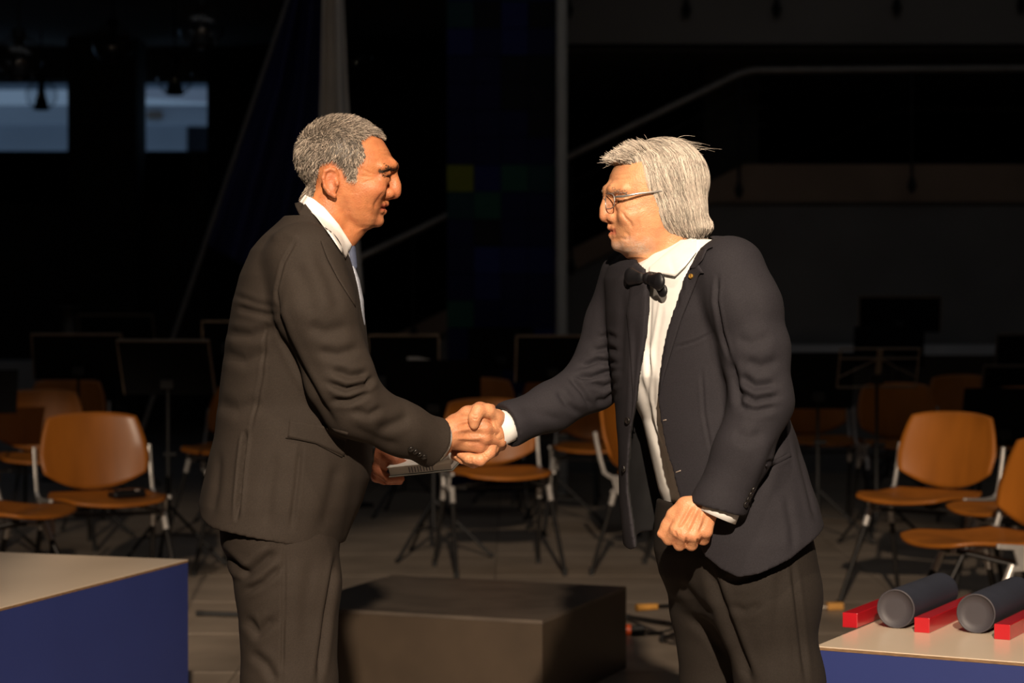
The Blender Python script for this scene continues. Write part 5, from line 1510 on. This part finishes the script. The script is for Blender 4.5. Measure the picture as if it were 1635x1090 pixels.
SJR = [([(1146, 440), (1143, 480), (1152, 530), (1166, 575)], 3, 2.2), ([(1166, 575), (1176, 620), (1182, 650)], 6, 3.5),
       ([(1182, 600), (1205, 616), (1240, 612)], 6, 2.6, (-.4, -.12)), ([(1178, 624), (1205, 640), (1245, 632)], 5, 3.0, (-.4, -.12)), ([(1180, 650), (1208, 655), (1240, 648)], 6, 2.2, (-.4, -.12)), ([(1190, 575), (1215, 585), (1245, 575)], 8, 1.6, (-.4, -.12)),
       ([(1175, 540), (1200, 548), (1235, 535)], 9, 1.4, (-.4, -.12)), ([(1170, 690), (1196, 700), (1220, 690)], 9, 1.6, (-.4, -.12)), ([(1170, 440), (1195, 470), (1205, 520)], 12, 1.2),
       ([(1245, 700), (1225, 750), (1212, 790)], 8, 2.0), ([(1075, 555), (1110, 545), (1140, 530)], 2.0, 1.0), ([(1120, 590), (1124, 660), (1135, 720)], 2.5, .9), ([(1228, 740), (1245, 735), (1258, 728)], 3, 2.2), ([(1255, 790), (1265, 840), (1268, 880)], 6, 1.2), ([(1272, 700), (1290, 770), (1304, 830)], 5, 2.4),
       ([(948, 560), (970, 556), (985, 560)], 4, 2.4), ([(926, 585), (955, 576), (986, 580)], 4, 3.0), ([(918, 600), (945, 602), (985, 590)], 4, 3.2), ([(908, 600), (930, 625), (945, 650)], 4, 2.6), ([(940, 610), (965, 618), (985, 610)], 4, 2.6), ([(890, 622), (905, 645), (930, 662)], 5, 2.0), ([(950, 640), (968, 640), (985, 625)], 5, 2.0), ([(955, 540), (972, 535), (984, 540)], 4, 1.8),
       ([(830, 655), (860, 660), (900, 672)], 7, 1.0), ([(1014, 520), (1012, 600), (1006, 680)], 3, 1.6), ([(996, 470), (992, 540), (990, 620)], 6, 1.2)]
V = strokes(V, Q, SJR)
tJR = bvh_of(V, Q)
# faces that look inwards take the black lining
jacketR = part('jacket', V, Q, SUIT_R, manR, baseR)
jme = jacketR.data; jme.materials.append(LINING)
ctr = V[Q].mean(1); nrm = np.cross(V[Q[:, 2]] - V[Q[:, 0]], V[Q[:, 3]] - V[Q[:, 1]]); nrm /= np.linalg.norm(nrm, axis=1, keepdims=True) + 1e-12
cc = np.interp(ctr[:, 2], *zip(*sorted((Zp(y), Xp(c)) for y, c, _, _ in TR)))
fwv = (ctr[:, 0] - cc) * FB.x + (ctr[:, 1] - Y0) * FB.y; lav = (ctr[:, 0] - cc) * LB_.x + (ctr[:, 1] - Y0) * LB_.y
aa = np.interp(ctr[:, 2], *zip(*sorted((Zp(y), a) for y, _, a, _ in TR))); ww = np.interp(ctr[:, 2], *zip(*sorted((Zp(y), w) for y, _, _, w in TR)))
rad = ((np.abs(fwv) / aa) ** 2.25 + (np.abs(lav) / ww) ** 2.25) ** (1 / 2.25)
outw = (nrm[:, 0] * (ctr[:, 0] - cc) + nrm[:, 1] * (ctr[:, 1] - Y0))
inner = (rad < 1.0 - .004 / aa) & (outw < 0) & (ctr[:, 0] > Xp(975))
# inside of the sleeve ends too
for C_, A_, r_ in ((cC, cA, .049), (dC, dA, .041)):
    w = ctr - np.array(C_); t_ = w @ np.array(A_); rr_ = np.linalg.norm(w - t_[:, None] * np.array(A_), axis=1); inner |= (np.abs(t_ + .015) < .045) & (rr_ < r_) & ((nrm * (w - t_[:, None] * np.array(A_))).sum(1) < 0)
jme.polygons.foreach_set('material_index', inner.astype(np.int32)); jme.update()

# shirt
fs = Field((Xp(960), Y0 - .28, Zp(830)), (Xp(1260), Y0 + .28, Zp(385)), .004)
fs.loft([(z, x + .0, y, a - .016, w - .018) for (z, x, y, a, w) in rowsR() if z > Zp(610)] + [(Zp(640), Xp(1121), Y0, .115, .172), (Zp(670), Xp(1133), Y0, .110, .168), (Zp(700), Xp(1142), Y0, .114, .168), (Zp(785), Xp(1164), Y0, .118, .168), (Zp(825), Xp(1176), Y0, .115, .165)], pw=2.2, fwd=(FB.x, FB.y))
V, Q = fs.mesh(2)
V = strokes(V, Q, [([(1040, 470), (1034, 560), (1034, 640)], 3, 1.2), ([(1056, 470), (1042, 560), (1040, 640), (1060, 740)], 3, -1.0), ([(1030, 540), (1040, 600), (1042, 660)], 4, 1.5), ([(1022, 600), (1036, 660), (1058, 730)], 5, 1.8), ([(1050, 690), (1060, 740), (1070, 780)], 4, 1.2)])
shirtR = part('shirt', V, Q, SHIRT, manR, baseR); tSR = bvh_of(V, Q)
# lapels and collar
v, f = drape([(1094, 388), (1087, 404), (1072, 452), (1051, 530), (1042, 600), (1041, 640)], [(1124, 436), (1117, 436), (1108, 460), (1088, 509), (1060, 600), (1050, 642)], 40, 9, [tJR], .006, .007)
lap = part('lapel', v, f, SUIT_R, jacketR, baseR)
v, f = drape([(1096, 394), (1093, 404), (1094, 414), (1100, 428)], [(1138, 394), (1129, 398), (1122, 414), (1110, 428)], 26, 9, [tJR], .009, .009)
part('jacket_collar', v, f, SUIT_R, jacketR, baseR)
v, f = drape([(1038, 456), (1034, 480), (1028, 560), (1021, 630), (1014, 690)], [(1008, 440), (1000, 500), (1006, 560), (1010, 630), (1008, 690)], 34, 7, [tJR], .006, .007)
part('lapel', v, f, SUIT_R, jacketR, baseR)
tl = bvh_of(np.array([q + Vector(baseR) for q in [vv.co for vv in lap.data.vertices]]), np.array([list(pp_.vertices) for pp_ in lap.data.polygons]))
buttons(jacketR, baseR, [(1104, 441)], tl, .0050, mat('gold_pin', (.80, .45, .10), .3, .8, var=.2, scale=100), 'lapel_pin')
buttons(jacketR, baseR, [(1202, 781), (1198, 789), (1194, 797), (1190, 805)], tJR, .0062, BTN, 'cuff_button')
buttons(jacketR, baseR, [(1003, 671), (997, 748)], tJR, .0075, BTN, 'jacket_button')
for ln in (([(1051, 672), (1064, 669)], [(1051, 674), (1064, 671)]), ([(1073, 755), (1087, 750)], [(1073, 757), (1087, 752)])):
    v, f = drape(ln[0], ln[1], 8, 3, [tJR], .0015, .004); part('buttonhole', v, f, mat('buttonhole_thread', (.30, .24, .2), .6, var=.2, scale=60), jacketR, baseR)
v, f = drape([(1222, 742), (1262, 722)], [(1224, 748), (1264, 728)], 14, 3, [tJR], .004, .007); part('pocket_welt', v, f, SUIT_R, jacketR, baseR)
# shirt collar
cC0 = Vector(p(1078, 404, -.004)); e1 = (FB * .86 - UP * .50).normalized(); dn = (FB * .42 - UP * .9).normalized()
hfr = lambda th: M * (16 + 24 * max(0, math.cos(th - 0)) ** 1.0 * (1 if abs(((th + math.pi) % (2 * math.pi)) - math.pi) > .18 else .55))
tNR = bvh_of(*skinR[0][:2])
v, f = collar_ring(cC0, e1, LB_, dn, 46 * M, 48 * M, lambda th: M * 18, .004, 5, n=60, t0=3.5, t1=6.2)
o = part('shirt_collar', np.array(v), f, SHIRT, manR, baseR); o.modifiers.new('t', 'SOLIDIFY').thickness = .003
v, f = drape([(1112, 376), (1085, 387), (1062, 404), (1036, 427)], [(1112, 402), (1095, 424), (1078, 441), (1036, 433)], 30, 9, [tNR, tSR], lambda u, w: .008 + .006 * w, .004)
part('collar_wing', v, f, SHIRT, o, baseR)
# bow tie
BOW = mat('black_satin', (.005, .005, .007), .48, var=.2, scale=60, bump=.1, bscale=120)
bt = Vector(p(1036, 444, -.098))
fb = Field((bt.x - .08, bt.y - .09, bt.z - .05), (bt.x + .08, bt.y + .09, bt.z + .05), .0015)
fb.ell(bt, (.012, .011, .013))
for s in (-1, 1):
    ax = (LB_ * s + FB * .25 - UP * (.22 if s > 0 else -.02)).normalized()
    fb.chain([bt, bt + ax * .020 + FB * .004, bt + ax * .046 + UP * .003], [.0075, .0115, .0185], k=.003, sq=(FB, 2.0))
    fb.chain([bt, bt + ax * .022 - FB * .009 - UP * .006, bt + ax * .044 - UP * .016 - FB * .012], [.006, .010, .014], k=.002, sq=(FB, 2.2))
V, Q = fb.mesh(2); V = V; bow = part('bow_tie', V, Q, BOW, manR, baseR)

# trousers and shoes
STR = [([(1130, 905), (1150, 960), (1180, 1040), (1200, 1090)], 7, 4.5), ([(1085, 930), (1110, 960), (1140, 985)], 8, 2.2), ([(1150, 930), (1190, 925), (1240, 895)], 8, 2.0), ([(1265, 900), (1275, 980), (1288, 1090)], 4, 2.4), ([(1250, 900), (1240, 990), (1235, 1090)], 10, 1.2), ([(1160, 965), (1190, 975), (1215, 965)], 6, 1.4), ([(1100, 985), (1130, 1010), (1160, 1050)], 7, 1.6)]
hipsR = [(Zp(1010), Xp(1190), Y0, .03, .05), (Zp(975), Xp(1186), Y0, .098, .140), (Zp(950), Xp(1183), Y0, .120, .168), (Zp(920), Xp(1178), Y0, .132, .182), (Zp(880), Xp(1172), Y0, .136, .185), (Zp(830), Xp(1168), Y0, .130, .178), (Zp(800), Xp(1166), Y0, .122, .172)]
f = Field((Xp(1000), Y0 - .28, -.01), (Xp(1340), Y0 + .28, Zp(768)), .0042)
f.loft(hipsR, pw=2.3, fwd=(FB.x, FB.y))
nearR = [p(1204, 915, -.07), p(1222, 965, -.085), p(1246, 1090, -.10), p(1258, 1270, -.10), p(1268, 1515, -.09)]
farR = [p(1142, 915, .06), p(1140, 965, .08), p(1146, 1090, .10), p(1160, 1270, .11), p(1176, 1515, .12)]
f.chain(nearR, [.100, .096, .080, .074, .072], k=.05); f.chain(farR, [.098, .090, .076, .072, .07], k=.02)
f.halfspace((0, 0, .035), (0, 0, -1)); V, Q = f.mesh(2); V = strokes(V, Q, STR); part('trousers', V, Q, TROU_R, manR, baseR)
shoe(manR, baseR, Xp(1262), Y0 - .095, math.pi + .5); shoe(manR, baseR, Xp(1168), Y0 + .125, math.pi + .3)

# right hand of the right man: palm on the far side, thumb over the top, fingers under
CR = [.68, .325, .165]; RR = [.62, .22, .12]
fh = Field((Xp(705), Y0 - .11, Zp(770)), (Xp(835), Y0 + .10, Zp(625)), .0016)
fh.cap(p(822, 675, .034), p(794, 678, .014), .026, .026, sq=((0, 1, 0), 1.15))
for a, b_ in (((793, 664, .002), (770, 668, .012)), ((793, 676, .004), (762, 684, .014)), ((793, 688, .002), (764, 700, .010)), ((793, 696, -.004), (772, 712, .002))): fh.cap(p(*a), p(*b_), .0150, .0135, k=.010)
fh.ell(p(786, 684, -.014), (.017, .018, .030), k=.01)                  # heel and ball of the thumb
finger(fh, [p(792, 668, -.012), p(778, 656, -.034), p(763, 656, -.052), p(757.5, 667, -.0585), p(757, 678, -.0585)], [12.5, 11, 9.8, 9.2, 7.6], .008)
finger(fh, [p(786, 704, -.006), p(781, 722, -.018), p(766, 734, -.028), p(748, 731, -.026), p(736, 725, -.018)], [10.5, 9.8, 9.6, 8.6, 7.0], .005)
finger(fh, [p(780, 706, .010), p(774, 728, .002), p(756, 738, -.008), p(738, 732, -.008), p(728, 726, -.002)], [10, 9.4, 9.0, 8.2, 6.8], .004)
finger(fh, [p(770, 704, .022), p(760, 726, .022), p(742, 733, .014), p(726, 728, .008)], [10, 9, 8.2, 6.8], .004)
finger(fh, [p(764, 690, .026), p(748, 708, .034), p(732, 718, .026), p(722, 716, .012)], [9.8, 8.8, 8, 6.8], .004)
V, Q = fh.mesh(2)
V = strokes(V, Q, [([(781, 668), (784, 690), (782, 708)], 2.5, 1.2), ([(790, 664), (796, 684), (792, 700)], 3, .8), ([(754, 662), (762, 664)], 1.6, .6), ([(755, 668), (763, 669)], 1.4, .5), ([(770, 722), (778, 732)], 1.8, .9), ([(752, 728), (752, 740)], 1.8, .9)])
skinR.append((V, Q, skin_tone(V, CR, [p(763, 656, -.052), p(781, 722, -.018), p(766, 734, -.028)], RR)))
ring_cuff(manR, baseR, dC - dA * .014, dA, .0345, .0355, .044, SHIRT)
# left fist of the right man
fh = Field((Xp(1035), Y0 - .36, Zp(895)), (Xp(1170), Y0 - .14, Zp(770)), .0016)
D = -.235
fh.cap(p(1146, 790, D), p(1118, 812, D), .027, .029, sq=((0, 1, 0), 1.15))
KR = [p(1080, 845, D - .012), p(1092, 853, D - .019), p(1108, 854, D - .018), p(1127, 848, D - .010)]
for kn, ws in zip(KR, ((1100, 806), (1110, 811), (1121, 817), (1132, 820))): fh.cap(p(*ws, D - .006), kn, .0155, .0130, k=.011)
fh.ell(p(1104, 830, D + .008), (.028, .022, .026), k=.01)
for i, (m1, t1, t2) in enumerate((((1068, 860, D + .010), (1076, 846, D + .030), (1088, 836, D + .026)), ((1085, 869, D + .004), (1092, 856, D + .034), (1100, 844, D + .026)), ((1104, 869, D + .004), (1108, 856, D + .034), (1112, 844, D + .026)), ((1123, 860, D + .012), (1124, 848, D + .034), (1124, 838, D + .026)))):
    finger(fh, [KR[i], p(*m1), p(*t1), p(*t2)], [10.0, 9.4, 8.4, 7.6], .0035)
finger(fh, [p(1092, 806, D - .002), p(1076, 822, D + .006), p(1066, 838, D + .010), p(1055, 852, D + .012)], [12, 10, 8.8, 6.0], .010)      # thumb along the side
V, Q = fh.mesh(2)
V = strokes(V, Q, [([(1104, 806), (1092, 828), (1084, 842)], 2.4, -.8), ([(1113, 812), (1104, 832), (1096, 848)], 2.4, -.7), ([(1122, 816), (1118, 834), (1112, 850)], 2.4, -.7), ([(1110, 808), (1098, 830), (1090, 842)], 2.2, .6), ([(1118, 815), (1110, 834), (1102, 850)], 2.2, .6), ([(1130, 820), (1124, 836), (1118, 848)], 2.4, .7), ([(1078, 848), (1080, 856)], 1.8, .8), ([(1096, 858), (1095, 870)], 1.8, 1.0), ([(1114, 860), (1114, 870)], 1.8, .9)])
skinR.append((V, Q, skin_tone(V, CR, KR, RR)))
ring_cuff(manR, baseR, cC - cA * .012, cA, .0420, .0425, .026, SHIRT)
V, Q = hidden_body([q for q in rowsR() if Zp(760) < q[0] < Zp(420)], -.085, [([Vector(q) for q in NS[:-1]], [.042, .042, .04, .036, .03, .027]), (FS[:-1], [.042, .04, .036, .03, .025])],
                   [(nearR, [.065, .055, .05, .045, .04]), (farR, [.06, .055, .05, .045, .04])], (Xp(770), Y0 - .34, 0.0), (Xp(1330), Y0 + .30, Zp(340)), (p(1078, 400), p(1098, 470), .045, .05))
skinR.append((V, Q, np.tile(np.array(CR), (len(V), 1))))
V, Q, T_ = merge(skinR)
bodyR = part('body', V, Q, SKIN_R, manR, baseR, T_)
eyeballs(bodyR, baseR, frR, qR, (989.5, 323.5, 27), 10.4)
nail(bodyR, baseR, p(757, 676, -.0675), Vector((0, -.05, -1)), Vector((-.1, -1, 0)), .012, .013, NAIL)
